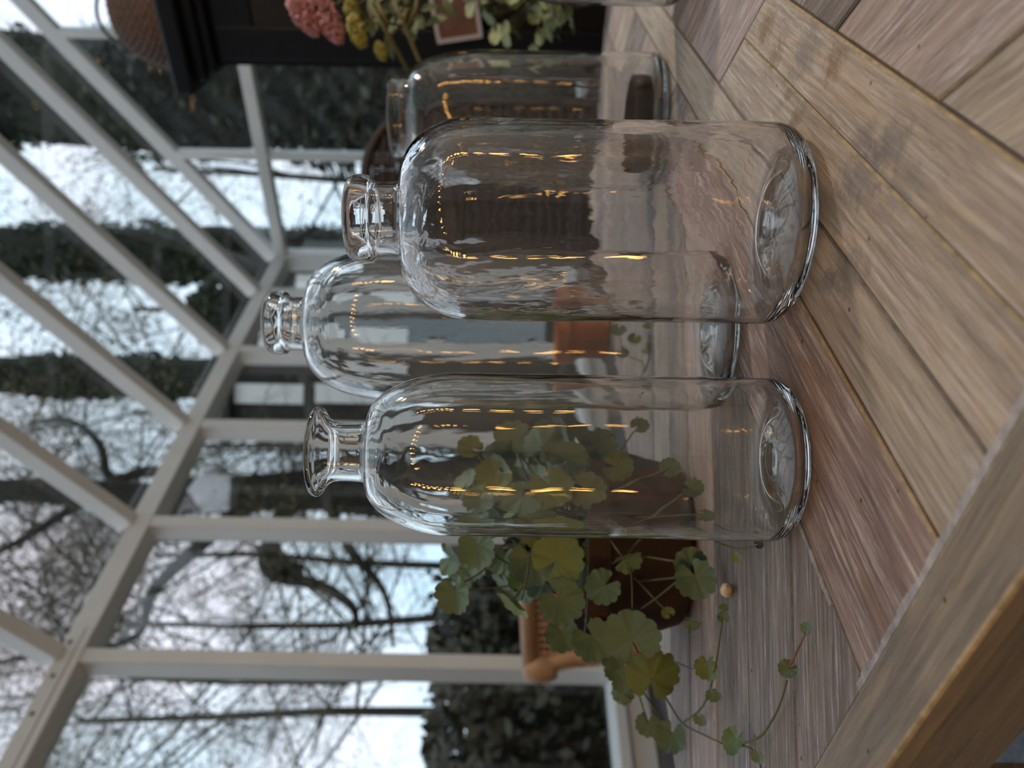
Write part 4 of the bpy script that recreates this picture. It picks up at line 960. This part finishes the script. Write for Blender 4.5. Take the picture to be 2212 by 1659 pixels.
for pts, r0, r1 in LIMBS:
    mb, out = limb(pts, r0, r1); mb.build('limb', BARK, oak, smooth=True)
    for k in range(9):
        i = rnd.randrange(3, len(out)); d_ = Vector((rnd.uniform(-1, 1), rnd.uniform(-.6, .6), rnd.uniform(-.6, 1))).normalized()
        grow(tw, tw, out[i], d_, rnd.uniform(0.8, 1.8), 0.016, 2, rnd, lv, 5, (0, 0, 5, 4, 4))
o = tw.build('twigs', TWIG, oak); o['kind'] = 'stuff'
lm = MB(); leafquads(lm, [p + Vector((rnd.gauss(0, .08), rnd.gauss(0, .08), rnd.gauss(0, .08))) for p in lv for _ in range(1)], 0.012, 0.028, rnd)
o = lm.build('leaves', DRYLEAF, oak); o['kind'] = 'stuff'
# nest box on the trunk
nb = at_uv(597, 462, OD - 0.34)
nbx = empty('nest_box', nb, 'pale grey pointed nest box fixed to the oak trunk', 'nest box')
PALE = mat('pale_grey_paint', srgb(196, 194, 194), 0.7)
nw = 0.17
b = MB(); pl = [(-nw, -0.19), (nw * 0.95, -0.2), (nw * 1.25, 0.08), (0.02, 0.23), (-nw * 1.2, 0.06)]
n = len(pl); b.add([nb + Vector((x, -0.10, z)) for x, z in pl] + [nb + Vector((x, 0.12, z)) for x, z in pl], [tuple(range(n)), tuple(range(2 * n - 1, n - 1, -1))] + [(k, n + k, n + (k + 1) % n, (k + 1) % n) for k in range(n)])
b.build('box', PALE, nbx)
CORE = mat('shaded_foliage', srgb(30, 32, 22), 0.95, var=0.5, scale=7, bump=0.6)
# evergreens
def evergreen(name, U, dd, half_w, h, n, label, taper=0.5, lean=0.0, sz=(0.04, 0.10), base=0.2, group=None, cat='tree', mtl=None, half_d=None):
    c = at_uv(U, 1106, dd); c.z = 0; rnd = random.Random(int(U * 7 + dd))
    r = empty(name, c, label, cat, group)
    mb = MB(); mb.tube([c, c + Vector((lean * h, 0, h * 0.97))], [0.14, 0.03], 8); mb.build('trunk', BARK, r)
    pts = []
    while len(pts) < n:
        t = rnd.random(); z = base + (h - base) * t; lim = half_w * (1 - taper * t) * (0.75 + 0.4 * mnoise.noise(Vector((z * 0.9, U, 0)))) * min(1.0, (1 - t) * 6 + 0.15)
        a = rnd.uniform(0, 2 * PI); rr = lim * math.sqrt(rnd.uniform(0.05, 1)) * (1 + 0.35 * mnoise.noise(Vector((math.cos(a) * 1.5, math.sin(a) * 1.5, z * 1.6 + U))))
        pts.append(c + Vector((lean * z + rr * math.cos(a), rr * math.sin(a) * ((half_d or half_w) / half_w), z)))
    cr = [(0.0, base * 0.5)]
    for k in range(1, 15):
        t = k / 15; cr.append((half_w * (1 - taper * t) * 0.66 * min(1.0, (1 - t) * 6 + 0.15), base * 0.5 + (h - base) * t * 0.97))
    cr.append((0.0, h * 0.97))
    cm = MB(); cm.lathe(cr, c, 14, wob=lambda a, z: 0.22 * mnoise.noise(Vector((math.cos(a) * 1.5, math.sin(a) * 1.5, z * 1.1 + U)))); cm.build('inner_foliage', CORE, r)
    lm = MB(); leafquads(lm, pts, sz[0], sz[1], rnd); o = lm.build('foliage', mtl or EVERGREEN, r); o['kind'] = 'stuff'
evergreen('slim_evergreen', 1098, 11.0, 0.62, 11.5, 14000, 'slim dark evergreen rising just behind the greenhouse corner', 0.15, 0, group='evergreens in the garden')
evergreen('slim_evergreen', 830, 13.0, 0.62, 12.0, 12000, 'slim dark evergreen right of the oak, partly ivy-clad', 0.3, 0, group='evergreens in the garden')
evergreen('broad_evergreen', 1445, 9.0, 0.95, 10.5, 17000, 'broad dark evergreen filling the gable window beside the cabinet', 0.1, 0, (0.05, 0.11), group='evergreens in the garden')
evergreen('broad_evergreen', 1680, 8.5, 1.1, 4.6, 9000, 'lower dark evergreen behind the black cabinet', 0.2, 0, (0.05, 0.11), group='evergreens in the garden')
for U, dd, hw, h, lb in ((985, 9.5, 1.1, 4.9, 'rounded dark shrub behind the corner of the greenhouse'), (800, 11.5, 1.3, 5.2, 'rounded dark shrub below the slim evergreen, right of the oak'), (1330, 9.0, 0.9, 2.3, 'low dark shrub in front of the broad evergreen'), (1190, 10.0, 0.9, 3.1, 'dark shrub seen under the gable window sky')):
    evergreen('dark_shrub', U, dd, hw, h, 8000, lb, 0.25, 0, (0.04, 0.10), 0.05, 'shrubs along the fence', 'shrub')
# hedge along the left
hg = empty('garden_hedge', G(3, -5.6, 0), 'dark clipped hedge running outside the left windows', 'hedge')
rnd = random.Random(3); pts = []
while len(pts) < 26000:
    p, q, z = rnd.uniform(-1.5, 11), rnd.gauss(-5.7, 0.28), rnd.uniform(0, 1.0); z = z ** 0.8
    top = 1.50 + 0.16 * mnoise.noise(Vector((p * 1.4, 0, 1))) + 0.5 * max(0, (2.6 - p) / 2)
    pts.append(G(p, q, z * top))
lm = MB(); leafquads(lm, pts, 0.03, 0.08, rnd); o = lm.build('foliage', HEDGE, hg); o['kind'] = 'stuff'
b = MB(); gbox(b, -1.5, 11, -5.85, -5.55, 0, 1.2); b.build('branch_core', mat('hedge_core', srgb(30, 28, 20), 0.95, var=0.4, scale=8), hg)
# unseen conifer hedge added beyond the end wall to darken the left panes' reflections
th = empty('added_conifer_hedge', G(8.2, 4, 0), 'tall dark conifer hedge added out of view beyond the end wall, darkening the pane reflections', 'hedge')
pts = []
while len(pts) < 22000:
    q = rnd.uniform(1.2, 7.0); z = rnd.random() ** 0.85 * (5.5 + 0.5 * mnoise.noise(Vector((q, 2, 0))))
    pts.append(G(rnd.gauss(8.2, 0.3), q, z))
lm = MB(); leafquads(lm, pts, 0.06, 0.13, rnd); o = lm.build('foliage', EVERGREEN, th); o['kind'] = 'stuff'
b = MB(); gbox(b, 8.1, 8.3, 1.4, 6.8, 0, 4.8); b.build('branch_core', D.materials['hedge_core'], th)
# garden shed with pale panels
TIM = mat('dark_timber', srgb(42, 38, 32), 0.8, var=0.2, scale=10); PNL = mat('pale_panel', srgb(238, 234, 228), 0.6)
sc_ = at_uv(920, 1106, 7.6); sc_.z = 0
sh = empty('garden_shed', sc_, 'dark timber garden shed with pale upright panels, outside near the corner', 'shed')
b = MB(); b.box(sc_ + Vector((0, 0.6, 1.85)), (0.95, 0, 0), (0, 0.6, 0), (0, 0, 1.85)); b.build('wall', TIM, sh)
b = MB(); y0, y1 = -0.12, 1.3
b.add([sc_ + Vector(v) for v in ((-1.05, y0, 3.66), (1.05, y0, 3.66), (1.05, y1, 3.95), (-1.05, y1, 3.95), (-1.05, y0, 3.74), (1.05, y0, 3.74), (1.05, y1, 4.03), (-1.05, y1, 4.03))], [(0, 3, 2, 1), (4, 5, 6, 7), (0, 1, 5, 4), (1, 2, 6, 5), (2, 3, 7, 6), (3, 0, 4, 7)]); b.build('roof', TIM, sh)
for U0, U1, V0, V1 in ((786, 831, 508, 655), (786, 831, 682, 880), (1018, 1066, 641, 760), (1018, 1066, 790, 900), (880, 950, 560, 700), (880, 950, 730, 880)):
    a, c = at_uv(U0, V1, 7.58), at_uv(U1, V0, 7.58)
    b = MB(); b.box(((a.x + c.x) / 2, 7.585, (a.z + c.z) / 2), ((c.x - a.x) / 2, 0, 0), (0, 0.02, 0), (0, 0, (c.z - a.z) / 2)); b.build('panel', PNL, sh)
